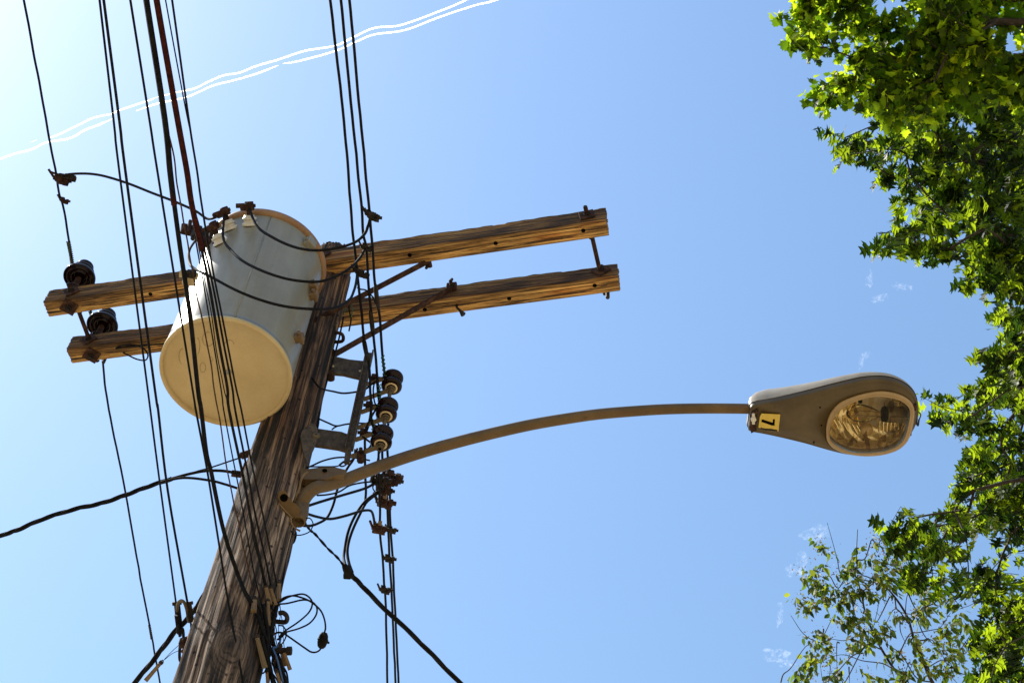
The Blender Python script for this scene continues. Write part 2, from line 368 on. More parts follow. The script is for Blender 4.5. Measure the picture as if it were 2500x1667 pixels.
def crossarm(pl_, pr_, seed):
    """pl_, pr_: underside far-edge corners at left and right; local X runs along the arm."""
    X = (pr_-pl_); L = X.length; X.normalize(); Yv = Vector((-X.y, X.x, 0)); Z = Vector((0, 0, 1))
    o = pl_-Yv*AW                                           # near bottom left corner
    fr = Matrix(((X.x, Yv.x, Z.x, o.x), (X.y, Yv.y, Z.y, o.y), (X.z, Yv.z, Z.z, o.z), (0, 0, 0, 1)))
    nx, k = 360, 14; prof = []
    b = .006
    for q in range(k): prof.append((b+(AW-2*b)*q/(k-1), 0))
    for q in range(k): prof.append((AW, b+(AH-2*b)*q/(k-1)))
    for q in range(k): prof.append((AW-b-(AW-2*b)*q/(k-1), AH))
    for q in range(k): prof.append((0, AH-b-(AH-2*b)*q/(k-1)))
    mb = MB(); vs = []; c = (AW/2, AH/2)
    for i in range(nx):
        x = L*i/(nx-1)
        for q, (y, z) in enumerate(prof):
            g_ = noise.noise((x*1.1+seed, y*60, z*60)); g2 = noise.noise((x*3+seed, y*150, z*150)); g3 = noise.noise((x*5+seed, y*12, z*12)); g4 = noise.noise((x*22+seed, y*30, z*30))
            up = z > AH*.8
            d = .0022*g_+.0014*g2+(.0045*g3+.003*g4 if up else .0012*g3)
            if up and g2 > .25: d -= .005
            yy, zz = y-c[0], z-c[1]; l = math.hypot(yy, zz)
            xx = x
            if i in (0, nx-1): xx += (1 if i else -1)*(.006*noise.noise((y*210, z*160, seed))+.004*random.random())
            if i in (1, nx-2): xx += (1 if i > 1 else -1)*.0012
            vs.append(Vector((xx, c[0]+yy*(1+d/l), c[1]+zz*(1+d/l))))
    K = len(prof)
    fs = [(i*K+j, (i+1)*K+j, (i+1)*K+(j+1) % K, i*K+(j+1) % K) for i in range(nx-1) for j in range(K)]
    # jagged end grain
    for e, i in ((0, 0), (1, nx-1)):
        rows = 10; base = len(vs)
        vs.append(Vector((L*e, c[0], c[1])))
        fs += [(i*K+j, i*K+(j+1) % K, base) for j in range(K)]
    mb.add(vs, fs, False)
    return obj('crossarm', mb, 'armwood', pole, fr, local=True), fr, L, X, Yv
P_ = lambda a, b: at(a, b, ZA)
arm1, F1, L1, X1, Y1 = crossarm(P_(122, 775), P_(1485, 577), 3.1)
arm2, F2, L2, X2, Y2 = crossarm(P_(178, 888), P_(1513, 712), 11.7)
Zv = Vector((0, 0, 1))
def washer(par, p, n_, X, s=.075, rot=45, mat='rust', bolt=.03):
    """square washer with nut at p, facing along n_"""
    a = X.normalized(); b = n_.cross(a).normalized(); c_, s_ = math.cos(R_(rot)), math.sin(R_(rot)); A = a*c_+b*s_; B = b*c_-a*s_
    w = MB(); w.box(p+n_*.004, s, s, .007, A, B, n_); o = obj('washer', w, mat, par)
    w = MB(); w.cyl(p+n_*.006, p+n_*.02, .017, 6); w.cyl(p+n_*.01, p+n_*(.02+bolt), .009, 8); obj('nut', w, 'darksteel', par); return o
for a_, Fr, X, Y, pts in ((arm1, F1, X1, Y1, ((169, 749),)), (arm2, F2, X2, Y2, ((224, 866),))):
    for p in pts: washer(a_, at(p[0], p[1], ZA-.002), Vector((0, 0, -1)), X, .072, 45, bolt=.012)
# bolt holes in the undersides
for a_, pts in ((arm1, ((1424, 564), (1210, 595), (1000, 624), (367, 719))), (arm2, ((1452, 698), (1243, 730), (1037, 757)))):
    for p in pts:
        w = MB(); c = at(p[0], p[1], ZA-.0035); w.lathe(c, [(.001, .0), (.008, .0), (.0105, .0035)], 14); obj('bolt_hole', w, 'ink', a_)
w = MB(); c = at(1443, 690, ZA-.003); w.lathe(c, [(.001, 0), (.012, 0), (.014, .004)], 10); 
# spacer bolts through both arms
for (pa, pb, nm) in (((160, 752), (196, 832), 0), ((1452, 560), (1474, 668), 1)):
    za = ZA+AH*.5
    a = pl(pa[0], pa[1], F1.translation+Zv*za, Y1) if False else None
    xa = (.13 if nm == 0 else L1-.085); xb = (.10 if nm == 0 else L2-.075)
    A = F1 @ Vector((xa, -.004, AH*.5)); B = F2 @ Vector((xb, AW+.04, AH*.5))
    w = MB(); w.cyl(A-Y1*.045, B, .0105, 10); obj('spacer_bolt', w, 'rust', pole)
    washer(arm1, F1 @ Vector((xa, -.004, AH*.5)), -Y1, X1, .07, 8 if nm else 30)
    washer(arm1, F1 @ Vector((xa, AW+.004, AH*.5)), Y1, X1, .06, 0, bolt=.008)
    washer(arm2, F2 @ Vector((xb, -.004, AH*.5)), -Y2, X2, .07, 40, bolt=.008)
# bolts clamping the arms to the pole, bent nail, bolt tips
for fr in (.43,):
    A = F1 @ Vector((1.395, -.05, AH*.5)); B = F2 @ Vector((1.36, AW+.02, AH*.5))
    w = MB(); w.cyl(A, B, .011, 10); obj('through_bolt', w, 'rust', pole); washer(arm1, F1 @ Vector((1.395, -.004, AH*.5)), -Y1, X1)
w = MB(); a = at(1116, 744, ZA); w.tube([a+Vector((0, 0, .03)), a-Vector((0, 0, .02)), at(1122, 757, ZA-.05), at(1131, 768, ZA-.075)], lambda t: .006+.008*max(0, (t-.7)/.3), 8); obj('bent_spike', w, 'darksteel', arm2)
w = MB(); a = F1 @ Vector((L1-.87, AW+.02, .02)); w.cyl(a+Zv*.02, a-Zv*.035, .008, 8); obj('bolt_tip', w, 'darksteel', arm1)
w = MB(); a = F2 @ Vector((L2-.06, AW+.015, .03)); w.cyl(a+Zv*.02, a-Zv*.045, .010, 8); obj('bolt_tip', w, 'darksteel', arm2)
w = MB(); a = F2 @ Vector((.16, AW+.01, .03)); w.cyl(a+Zv*.01, a-Zv*.04, .009, 8); obj('bolt_tip', w, 'darksteel', arm2)
# braces
def brace(a, b, wd, mat='rust'):
    t = (b-a).normalized(); s, up = frame_from(t); w = MB()
    w.box((a+b)/2, (b-a).length, wd, .006, t, up, s); w.box((a+b)/2+s*.012-up*wd*.42, (b-a).length, .006, .026, t, up, s)
    w.cyl(a-s*.03, a+s*.03, .012, 8); w.cyl(b-s*.03, b+s*.03, .012, 8); obj('crossarm_brace', w, mat, pole)
zb1 = 7.27
brace(at(752, 792, 7.14), F1 @ Vector((L1-.86, AW+.012, .03)), .032)
brace(at(812, 868, 7.02), F2 @ Vector((L2-.80, -.010, .07)), .034)
w = MB(); c = F2 @ Vector((L2-.80, -.02, .07)); w.box(c, .05, .02, .05, X2, Y2); w.cyl(c-Y2*.03, c+Zv*.05-Y2*.01, .008, 8); obj('brace_bolt', w, 'rust', arm2)
c = at(760, 788, 7.12); w = MB(); w.box(c, .07, .03, .05, X1, Y1); w.cyl(c-Y1*.05, c, .014, 6); obj('brace_bolt', w, 'rust', pole)
# staple, hook and bolts on the pole
def P3(seq, z): return [at(a, b, z) for a, b in seq]
w = MB(); w.tube(P3([(818, 812), (832, 814), (838, 822), (835, 833), (815, 835)], 7.1), .008, 8, 4); obj('guide_hook', w, 'rust', pole)
w = MB(); w.tube(P3([(681, 1496), (691, 1495), (700, 1503), (700, 1514), (692, 1518), (655, 1514)], 5.33), .0085, 8, 5); obj('guide_hook', w, 'darksteel', pole)
w = MB(); w.cyl(at(640, 1586, 5.2), at(706, 1588, 5.2), .011, 8); w.cyl(at(700, 1588, 5.2), at(712, 1588, 5.2), .016, 6); obj('pole_bolt', w, 'darksteel', pole)
w = MB(); w.cyl(at(590, 1112, 6.27), at(616, 1104, 6.27), .016, 8); obj('pole_bolt', w, 'rust', pole)
w = MB(); w.cyl(at(566, 1155, 6.17), at(606, 1160, 6.17), .014, 8); w.box(at(597, 1148, 6.17), .02, .02, .08); obj('pole_bolt', w, 'rust', pole)
# ground wire running down the pole
w = MB(); gp = [(839, 773, 7.2), (825, 837, 7.05), (802, 917, 6.83), (782, 993, 6.62), (776, 1042, 6.48), (760, 1085, 6.36), (742, 1150, 6.18), (722, 1230, 5.98), (700, 1340, 5.70), (690, 1420, 5.52), (668, 1530, 5.28), (650, 1640, 5.06)]
w.tube([at(*p) for p in gp], .0042, 6, 5); w.tube([at(712+0, 1290, 5.84), at(722, 1300, 5.84), at(718, 1320, 5.8), at(708, 1330, 5.77)], .005, 6, 5); obj('ground_wire', w, 'cable', pole)
# wooden moulding over the down wire
w = MB(); a, b = at(702, 1290, 5.83), at(672, 1440, 5.47); w.box((a+b)/2, .04, .03, (a-b).length, Vector((1, 0, 0)), Vector((0, 1, 0))); obj('wire_moulding', w, 'darksteel', pole)

# ------------------------------------------------------------------ transformer
TZ, TH, TR = 6.41, .87, .266
TC = at(551, 911, TZ)
tr = thing('pole_transformer', TC, 'large pale grey cylindrical transformer hanging on the near side of the pole', 'transformer')
mb = MB()
prof = [(TR-.012, .012), (TR-.004, .0), (TR, .004), (TR, .02)]+[(TR-.001, .02+(TH-.06)*i/30) for i in range(31)]+[(TR, TH-.035)]
mb.lathe(TC, prof, 256); tank = obj('tank', mb, 'tank', tr, normals=False)
mb = MB(); mb.lathe(TC, [(.0001, .012), (TR*.5, .0125), (TR-.014, .014), (TR-.012, .0115)], 96); base = obj('tank_base', mb, 'tankbase', tr)
mb = MB(); mb.lathe(TC, [(TR-.013, .010), (TR-.012, -.004), (TR-.004, -.008), (TR+.003, -.002), (TR+.003, .014), (TR-.002, .02)], 96); obj('base_rim', mb, 'tankbase', base)
mb = MB(); mb.lathe(TC+Vector((0, 0, TH-.04)), [(TR, 0), (TR+.010, .003), (TR+.016, .012), (TR+.016, .03), (TR+.010, .038), (TR*.8, .075), (TR*.3, .1), (.001, .104)], 96)
MAT['rim'] = M('rim_paint', rough=.5, build=m_paint((.26, .13, .05), (.36, .20, .09), (.2, .08, .03), .6, 12.))
lid = obj('lid', mb, 'rim', tr)
def wall(px, py):                                           # point on the tank wall seen at px, py
    d = ray(px, py); t = 3.
    while t < 9:
        p = CAM+d*t
        if math.hypot(p.x-TC.x, p.y-TC.y) <= TR and p.z > TZ: return p
        t += .003
def outw(p): return Vector((p.x-TC.x, p.y-TC.y, 0)).normalized()
BUSH = []
for (px, py, ln, top) in ((562, 556, .05, (545, 527)), (610, 545, .04, (612, 511)), (538, 590, .03, (524, 576))):
    p = wall(px, py); o = outw(p); ax = (o*.75+Zv*.35).normalized(); b = MB()
    b.lathe(p-ax*.01, [(.034, 0), (.034, .012), (.026, .014), (.026, .025), (.031, .027), (.031, .034), (.022, .037), (.022, .045), (.0001, .046)], 24, ax)
    bo = obj('bushing', b, 'white', tr)
    e = p+ax*.05; s, upv = frame_from(ax); h = MB()
    h.cyl(e-ax*.015, e+ax*.04, .012, 10); h.box(e+ax*.02, .045, .034, .03, s, upv, ax); h.cyl(e+ax*.025-s*.03, e+ax*.025+s*.055, .009, 6); h.cyl(e+ax*.03+upv*.02-s*.01, e+ax*.03+upv*.02+s*.06, .008, 6); h.cyl(e+ax*.02+s*.02, e+ax*.02+s*.035, .017, 6)
    h.box(e+ax*.032+upv*.012, .03, .03, .024, (s+upv), (upv-s), ax)
    obj('terminal_clamp', h, 'rust', bo); BUSH.append(e+ax*.02)
# primary bushing standing on the lid and the junction hardware at the left of the rim
for (px, py, z) in ((462, 562, 7.28), (513, 592, 7.18), (487, 577, 7.22)):
    c = at(px, py, z); h = MB(); h.box(c, .075, .03, .06, Vector((1, .3, .2)), Vector((-.3, 1, 0)).normalized(), bev=.006); h.cyl(c-Vector((.04, 0, -.01)), c+Vector((.04, .01, .02)), .011, 6); h.cyl(c+Vector((.0, -.03, .03)), c+Vector((.01, -.02, -.05)), .009, 8)
    obj('terminal_clamp', h, 'rust' if px != 487 else 'darksteel', tr)
h = MB(); h.tube([at(462, 562, 7.28), at(487, 577, 7.22), at(513, 592, 7.18), wall(530, 600)], .010, 8, 4); obj('terminal_bar', h, 'darksteel', tr)
# lifting lugs and hanger pads at the right
for (px, py, s_) in ((750, 598, .05), (757, 700, .035), (757, 722, .035), (722, 826, .035)):
    p = wall(px, py) or wall(px-8, py); o = outw(p); t = Zv.cross(o); h = MB(); h.box(p+o*.015, .04, s_, s_, o, t, Zv); h.cyl(p+o*.02-t*.03, p+o*.02+t*.03, .009, 8); obj('lifting_lug', h, 'tank' if py < 600 else 'tan', tr)
dirp = Vector((PX-TC.x, PY-TC.y, 0)).normalized(); tt = Zv.cross(dirp)
for z in (TZ+.30, TZ+.66):
    h = MB(); c = TC+dirp*(TR+.02)+Zv*(z-TZ); h.box(c, .10, .12, .09, dirp, tt, Zv); obj('hanger_bracket', h, 'tank', tr)
h = MB(); v0 = outw(wall(600, 700)); h.tube([TC+v0*(TR+.0005)+Zv*.02, TC+v0*(TR+.0005)+Zv*(TH-.04)], .0025, 6, 1); obj('weld_seam', h, 'tank', tank)
h = MB(); c = TC+Vector((.04, -.05, .012)); h.lathe(at(558, 907, TZ+.012), [(.0001, -.006), (.010, -.006), (.012, -.003), (.012, .003)], 20); obj('drain_plug', h, 'tank', base)
for (cx, cy, rx, ry, a0, a1) in ((508, 828, 14, 17, 0, 5), (495, 897, 7, 12, 0, 6.2), (445, 870, 8, 18, 1.6, 4.9), (478, 845, 10, 22, -1.2, 1.2), (516, 877, 4, 5, 0, 6.2), (560, 845, 12, 15, 3.4, 6)):
    h = MB(); h.tube([at(cx+rx*math.cos(a0+(a1-a0)*k/14), cy+ry*math.sin(a0+(a1-a0)*k/14), TZ+.0115) for k in range(15)], .0006, 4, 1); obj('marking', h, 'tan', base)

# ------------------------------------------------------------------ pin insulators on the arms
def pin_ins(px, py, z, arm_z, label):
    c = at(px, py, z); t = thing('pin_insulator', (c.x, c.y, arm_z), label, 'insulator', 'brown porcelain pin insulators standing on the crossarms')
    b = MB(); b.lathe(c, [(.020, -.01), (.020, .025), (.034, .025), (.036, -.004), (.041, -.006), (.043, .02), (.055, .02), (.057, -.004), (.062, -.005), (.064, .014), (.071, .012), (.074, .0), (.078, -.002), (.080, .004), (.078, .018), (.062, .036), (.05, .042), (.048, .05), (.056, .056), (.056, .07), (.044, .082), (.036, .084), (.034, .094), (.042, .1), (.042, .112), (.03, .12), (.0001, .122)], 48)
    bd = obj('porcelain_skirt', b, 'brownglaze', t)
    b = MB(); b.cyl(Vector((c.x, c.y, arm_z)), c+Zv*.01, .015, 12); b.lathe(Vector((c.x, c.y, arm_z)), [(.03, 0), (.03, .01), (.018, .014)], 16); obj('pin', b, 'rust', t)
    return c
I1 = pin_ins(193, 679, 7.76, ZA+AH, 'brown porcelain insulator on the left end of the upper crossarm')
I2 = pin_ins(249, 796, 7.76, ZA+AH, 'brown porcelain insulator on the left end of the lower crossarm')

# ------------------------------------------------------------------ wires
def root_at(p, name, label, cat, group=None): return thing(name, p, label, cat, group)
def clamp(par, p, s=1., t=Vector((.1, 1, 0)), mat='darksteel', seed=0):
    rr = random.Random(seed); s *= .78; t = t.normalized(); a = (Vector((1, .2, .1))).normalized(); b = t.cross(a).normalized()
    c = MB(); c.box(p, .05*s, .034*s, .034*s, t, a, b); c.cyl(p-a*.03*s, p+a*.06*s, .011*s, 6); c.box(p+a*.02*s+t*.012*s, .03*s, .03*s, .045*s, (t+a*.4), a, b)
    c.cyl(p+a*.025*s, p+a*.045*s, .018*s, 6); c.cyl(p-b*.035*s+t*.02*s, p+b*.02*s, .008*s, 6)
    c.cyl(p+t*.015*s-a*.02*s, p-t*.05*s-a*.035*s+b*.01*s, .007*s, 6)
    return obj('clamp', c, mat, par)
def front(p, m):
    d = ray(*proj(p)); tp = depth(p); t = 4.0
    while t < tp+.3:
        q = CAM+d*t
        if math.hypot(q.x-PX, q.y-PY) < prad(q.z)+m: return CAM+d*min(t, tp)
        t += .008
    return p
FRONT = ('overhead cables crossing in front of the transformer', 'cables bunched down the right side of the pole foot')
def extend(P, lo, hi):
    """carry a line that leaves the view on for another span"""
    for end in (lo, hi):
        if not end: continue
        a, b = (P[0], P[1]) if end == 1 else (P[-1], P[-2]); d = (a-b).normalized(); L = (a-b).length; out = []
        k = L
        for _ in range(9):
            k = k*1.75; out.append(a+d*k)
            if k > 22: break
        P = out[::-1]+P if end == 1 else P+out
    return P
def wire(name, label, cat, pts, w, mat='cable', group=None, wref=0, n=8, k=5, wob=0, r=None):
    """pts: (px, py, z) list; w: width in photo pixels at pts[wref]"""
    P = [at(*p) if len(p) == 3 else p[0] for p in pts]; PR = P[wref]
    lo = 1 if len(pts[0]) == 3 and (pts[0][1] < 0 or pts[0][0] < 0) else 0; hi = 2 if len(pts[-1]) == 3 and pts[-1][1] > 1690 and group not in FRONT and name in ('power_line', 'secondary_line') else 0
    P = extend(P, lo, hi)
    if wob:
        S = smooth(P, 8); P = [p+Vector((noise.noise(p*9)*wob, noise.noise(p*9+Vector((7, 0, 0)))*wob, noise.noise(p*9+Vector((0, 7, 0)))*wob)) for p in S]; k = 1
    r = r or pxr(w, PR)
    S = P if k == 1 else smooth(P, k)
    if group in FRONT: P = [front(p, r+.016) for p in S]; k = 1
    elif any(math.hypot(p.x-PX, p.y-PY) < prad(p.z)+r+.004 for p in S): P = [clear(p, r+.010) for p in S]; k = 1
    t = root_at(P[0], name, label, cat, group); m = MB(); m.tube(P, r, n, k); obj('conductor', m, mat, t); return t, P
OH = 'overhead cables crossing in front of the transformer'
zp = 7.87
t1, P1 = wire('power_line', 'thin stranded line from the top left corner over both brown pin insulators', 'power line',
     [(30, -150, zp), (58, 0, zp), (88, 160, zp), (114, 306, zp), (137, 424, zp), (145, 475, zp), (155, 507, zp), (170, 598, zp), (179, 654, 7.85), (195, 672, 7.84), (222, 764, 7.83), (228, 781, 7.83), (246, 800, 7.83), (252, 890, 7.85), (266, 1000, zp), (306, 1200, zp), (347, 1434, zp), (368, 1540, zp), (391, 1667, zp), (420, 1830, zp)], 6.5, wob=.0025)
clamp(t1, at(145, 437, zp), 1.25, Vector((.2, 1, 0)), 'rust', 1); clamp(t1, at(160, 432, zp), 1.1, Vector((1, .2, 0)), 'darksteel', 2); clamp(t1, at(154, 489, zp), .75, Vector((.1, 1, 0)), 'rust', 3)
m = MB(); m.twist([at(167, 590, zp), at(173, 620, zp), at(179, 654, 7.85), at(192, 668, 7.84)], .0035, .008, 9, 2, 5); m.tube([at(210, 655, 7.90), at(222, 660, 7.88), at(228, 672, 7.83)], .01, 6, 4); obj('tie_wire', m, 'copper', t1)
m = MB(); m.twist([at(220, 760, 7.83), at(232, 785, 7.83), at(250, 790, 7.83)], .0035, .007, 6, 2, 5); obj('tie_wire', m, 'copper', t1)
m = MB(); m.twist([at(365, 1525, zp), at(371, 1560, zp)], .004, .005, 4, 2, 5); obj('splice', m, 'alu', t1)
wire('jumper_wire', 'curved black jumper from the left line clamp over to the transformer bushings', 'wire',
     [(152, 432, zp), (166, 426, 7.85), (200, 424, 7.83), (232, 426, 7.80), (265, 433, 7.75), (315, 449, 7.68), (373, 472, 7.58), (423, 491, 7.5), (477, 515, 7.4), (510, 535, 7.3), (BUSH[0],)], 6.2)
t, _ = wire('scrap_wire', 'loose curl of dark wire under the left end of the lower crossarm', 'wire', [(283, 850, 7.54), (300, 843, 7.535), (330, 843, 7.53), (350, 850, 7.52), (361, 866, 7.51), (355, 879, 7.51), (335, 877, 7.52), (315, 868, 7.53), (300, 860, 7.535)], 4)
m = MB(); m.tube([at(283, 851, 7.535), at(300, 848, 7.535), at(330, 845, 7.533), at(410, 838, 7.54)], pxr(4.5, at(300, 848, 7.54)), 6, 4); obj('conductor', m, 'cable', t)

# the cables that pass overhead, nearest the camera
def cab(label, pts, w, mat='cable', z=5.4, wob=0, group=OH, k=5, name='overhead_cable'):
    return wire(name, label, 'cable', [(a[0], a[1], a[2] if len(a) > 2 else z) for a in pts], w, mat, group, wref=2, k=k, wob=wob)
cab('leftmost black overhead cable ending in a clip left of the pole', [(225, -160), (243, 0), (278, 300), (291, 417), (360.5, 950), (367, 1000), (389, 1170), (430, 1474)], 6)
cab('black cable second from the left of the overhead bundle, close beside the leftmost one', [(233, -160), (253, 0), (292, 300), (306, 417), (378, 950), (386, 1000), (410, 1200), (459, 1478)], 7.4)
cab('black cable crossing the transformer base near its left edge, then down the pole', [(293, -160), (318, 0), (366, 300), (384, 417), (470, 950, 5.38), (478, 1000, 5.37), (506, 1149, 5.33), (536, 1336, 5.28), (557, 1468, 5.24), (583, 1608, 5.2), (593, 1667, 5.18), (612, 1800, 5.1)], 6.2)
tc4, _ = cab('thickest black cable sweeping down across the transformer and curving onto the pole', [(335, -160), (357, 0), (402, 290), (415, 417), (439, 600), (464, 770), (483, 950), (491, 1000), (504, 1106), (515, 1149), (532, 1234), (549, 1306), (574, 1383), (595, 1438), (617, 1476)], 13, 'cable')
m = MB(); m.tube([at(335, -160, 5.41), at(357, 0, 5.41), at(402, 290, 5.41), at(415, 417, 5.405), at(425, 500, 5.4)], pxr(15.5, at(402, 290, 5.4)), 10, 5); obj('sheath', m, 'redcable', tc4)
c = at(462, 683, 5.43); m = MB(); m.box(c, .040, .034, .018, Vector((1, .15, 0)), Vector((-.15, 1, 0))); m.cyl(c-Vector((.028, .02, .0)), c+Vector((.028, -.015, 0)), .012, 8); obj('cable_clamp', m, 'cream', tc4)
m = MB(); m.cyl(at(448, 667, 5.42), at(476, 672, 5.42), .012, 8); m.box(at(467, 668, 5.42), .03, .02, .02); obj('clamp_bolt', m, 'darksteel', tc4)
tc5, _ = cab('thick red brown cable, rightmost of the heavy pair at the top edge', [(358, -160), (382, 0), (433, 290), (456, 417), (468, 499), (493, 611)], 15.5, 'redcable')
cab('bundled black cable dropping across the middle of the transformer base', [(466, 490), (476, 530), (493, 611), (514, 714), (535, 839), (555, 946), (559, 1000), (595, 1170), (612, 1264), (629, 1340), (646, 1417), (655, 1440)], 8)
cab('black cable running close along the right side of the bundled one', [(470, 505), (482, 540), (500, 611), (523, 714), (546, 839), (567, 946), (574, 1000), (604, 1150), (622, 1250), (645, 1350), (664, 1440)], 6, z=5.42)
cab('thin black cable just left of the bundled one over the transformer base', [(467, 500), (471, 540), (480, 600), (497, 694), (539, 946), (546, 1000), (566, 1106), (587, 1213), (617, 1383), (630, 1440), (640, 1480)], 4, z=5.44)
cab('thin black cable right of the heavy pair, meeting its neighbour halfway down', [(378, -160), (404, 0), (450, 250), (470, 345)], 3.6)
cab('rightmost black cable of the overhead bundle', [(396, -160), (420, 0), (462, 300), (481, 417), (489, 478), (503, 565), (522, 673), (539, 756), (559, 859), (576, 946), (589, 1000), (612, 1119), (638, 1238), (663, 1361), (676, 1430)], 5.6)
cab('slack brown lashing strand beside the thickest overhead cable', [(390, 240), (414, 341), (435, 457), (450, 540), (460, 598), (477, 694), (493, 789), (514, 880), (522, 946), (538, 1038), (557, 1149), (574, 1238), (595, 1332), (617, 1434)], 4.2, 'brownwire', wob=.006)
cab('thin wire twined along the middle of the overhead bundle', [(472, 520), (484, 590), (505, 700), (530, 850), (550, 960), (585, 1120), (615, 1290), (648, 1440), (668, 1490)], 3, z=5.46, wob=.008)

# the three lines on the right, from the top edge down to the spool insulators
zr = 6.86
G3 = 'low voltage lines at the spool insulator rack'
def line3(label, pts, w, splice, cl):
    t, P = wire('secondary_line', label, 'power line', pts, w, 'cable', G3, wref=3, wob=.0025)
    if splice:
        a = [at(*q) for q in splice]; m = MB(); m.tube(a, lambda u: pxr(6+6*math.sin(math.pi*min(1, max(0, u)))**.4, a[0]), 8, 4); obj('splice_sleeve', m, 'darksteel', t)
    for i, q in enumerate(cl): clamp(t, at(q[0], q[1], q[2]), q[3], Vector((.15, 1, 0)), 'darksteel', i)
    return t
line3('leftmost of three parallel lines from the top edge down to the insulator rack', [(790, -150, zr), (806, 0, zr), (830, 210, zr), (850, 415, zr), (854, 480, zr), (863, 582, zr), (870, 646, zr), (876, 697, zr), (882, 761, zr), (890, 837, zr-.03), (900, 884, zr-.1), (905, 973, zr-.3), (907, 1024, 6.5), (918, 1060, 6.46)], 7, [(888, 828, zr), (891, 845, zr-.02), (898, 880, zr-.1)], [(871, 660, zr, .7), (881, 668, zr, .8)])
line3('middle of three parallel lines from the top edge down to the insulator rack', [(815, -150, zr), (832, 0, zr), (856, 250, zr), (880, 480, zr), (887, 569, zr), (894, 607, zr), (901, 710, zr), (905, 755, zr), (910, 800, zr), (914, 840, zr-.03), (918, 879, zr-.08), (922, 930, zr-.15), (930, 990, 6.66)], 7, [(904, 757, zr), (908, 790, zr), (911, 820, zr)], [(891, 603, zr, .8)])
line3('rightmost of three parallel lines from the top edge down to the insulator rack', [(837, -150, zr), (853, 0, zr), (876, 250, zr), (898, 480, zr), (904, 546, zr), (909, 595, zr), (914, 676, zr), (919, 720, zr), (926, 773, zr), (930, 812, zr), (934, 871, zr-.02), (938, 907, zr-.05), (942, 925, 6.82)], 7, [(917, 694, zr), (919, 720, zr), (924, 757, zr)], [(901, 522, zr, .8), (908, 528, zr, .9)])
# lines continuing below the rack
zs = 6.75
def lowline(label, pts, w, cl):
    t, P = wire('secondary_line', label, 'power line', pts, w, 'cable', G3, wref=3, wob=.0025)
    for i, q in enumerate(cl): clamp(t, at(q[0], q[1], q[2]), q[3], Vector((.05, 1, 0)), 'rust' if i % 2 else 'darksteel', i)
lowline('leftmost line running down to the bottom edge below the insulator rack', [(925, 1090, 6.45), (924, 1150, 6.45), (928, 1240, 6.45), (928, 1297, 6.45), (934, 1361, 6.45), (938, 1424, 6.45), (942, 1480, 6.45), (946, 1667, 6.45), (950, 1800, 6.45)], 6, [(936, 1438, 6.45, .9), (921, 1289, 6.45, 1.1)])
lowline('middle line running down to the bottom edge below the insulator rack', [(938, 1030, 6.62), (934, 1120, 6.6), (942, 1180, 6.6), (946, 1253, 6.6), (949, 1335, 6.6), (952, 1386, 6.6), (957, 1463, 6.6), (966, 1667, 6.6), (972, 1800, 6.6)], 6, [(946, 1362, 6.6, .9), (934, 1224, 6.55, 1.3)])
lowline('rightmost line running down to the bottom edge below the insulator rack', [(950, 960, 6.8), (946, 1100, 6.78), (951, 1160, 6.75), (953, 1284, 6.75), (957, 1335, 6.75), (961, 1412, 6.75), (963, 1463, 6.75), (973, 1667, 6.75), (980, 1800, 6.75)], 6, [(953, 1292, 6.75, .8), (955, 1160, 6.75, 1.2)])
# block connectors in the tangle under the arm
tb = thing('line_connector', at(933, 1180, 6.5), 'cluster of rusty bolted connectors on the lines just below the lamp arm', 'connector')
rr = random.Random(4)
for i, (a, b, z, s, mt) in enumerate(((921, 1170, 6.5, 1.3, 'darksteel'), (936, 1174, 6.55, 1.4, 'rust'), (950, 1163, 6.6, 1.3, 'rust'), (960, 1172, 6.62, 1., 'darksteel'), (941, 1196, 6.55, .9, 'darksteel'), (929, 1195, 6.5, .9, 'rust'))):
    clamp(tb, at(a, b, z), s, Vector((rr.uniform(-1, 1), 1, 0)), mt, i)
for (a, b, z, s, lb) in ((933, 1225, 6.5, 1., 'rusty box connector hanging in the lines a little below the bolted cluster'), (921, 1290, 6.44, 1., 'square rusty connector at the bend of a black jumper, lowest of the two')):
    t = thing('box_connector', at(a, b, z), lb, 'connector', 'box connectors on the lines'); c = at(a, b, z); m = MB(); m.box(c, .042, .03, .040, Vector((1, .1, 0)), Vector((-.1, 1, 0))); m.box(c+Zv*.0, .034, .042, .028, Vector((1, .1, 0)), Vector((-.1, 1, 0))); obj('block', m, 'rust', t)
    m = MB(); m.cyl(c+Vector((.01, -.02, .0)), c+Vector((.012, -.036, .012)), .009, 6); m.cyl(c+Vector((-.012, -.02, .0)), c+Vector((-.012, -.034, .01)), .007, 6); obj('bolt', m, 'tan', t)

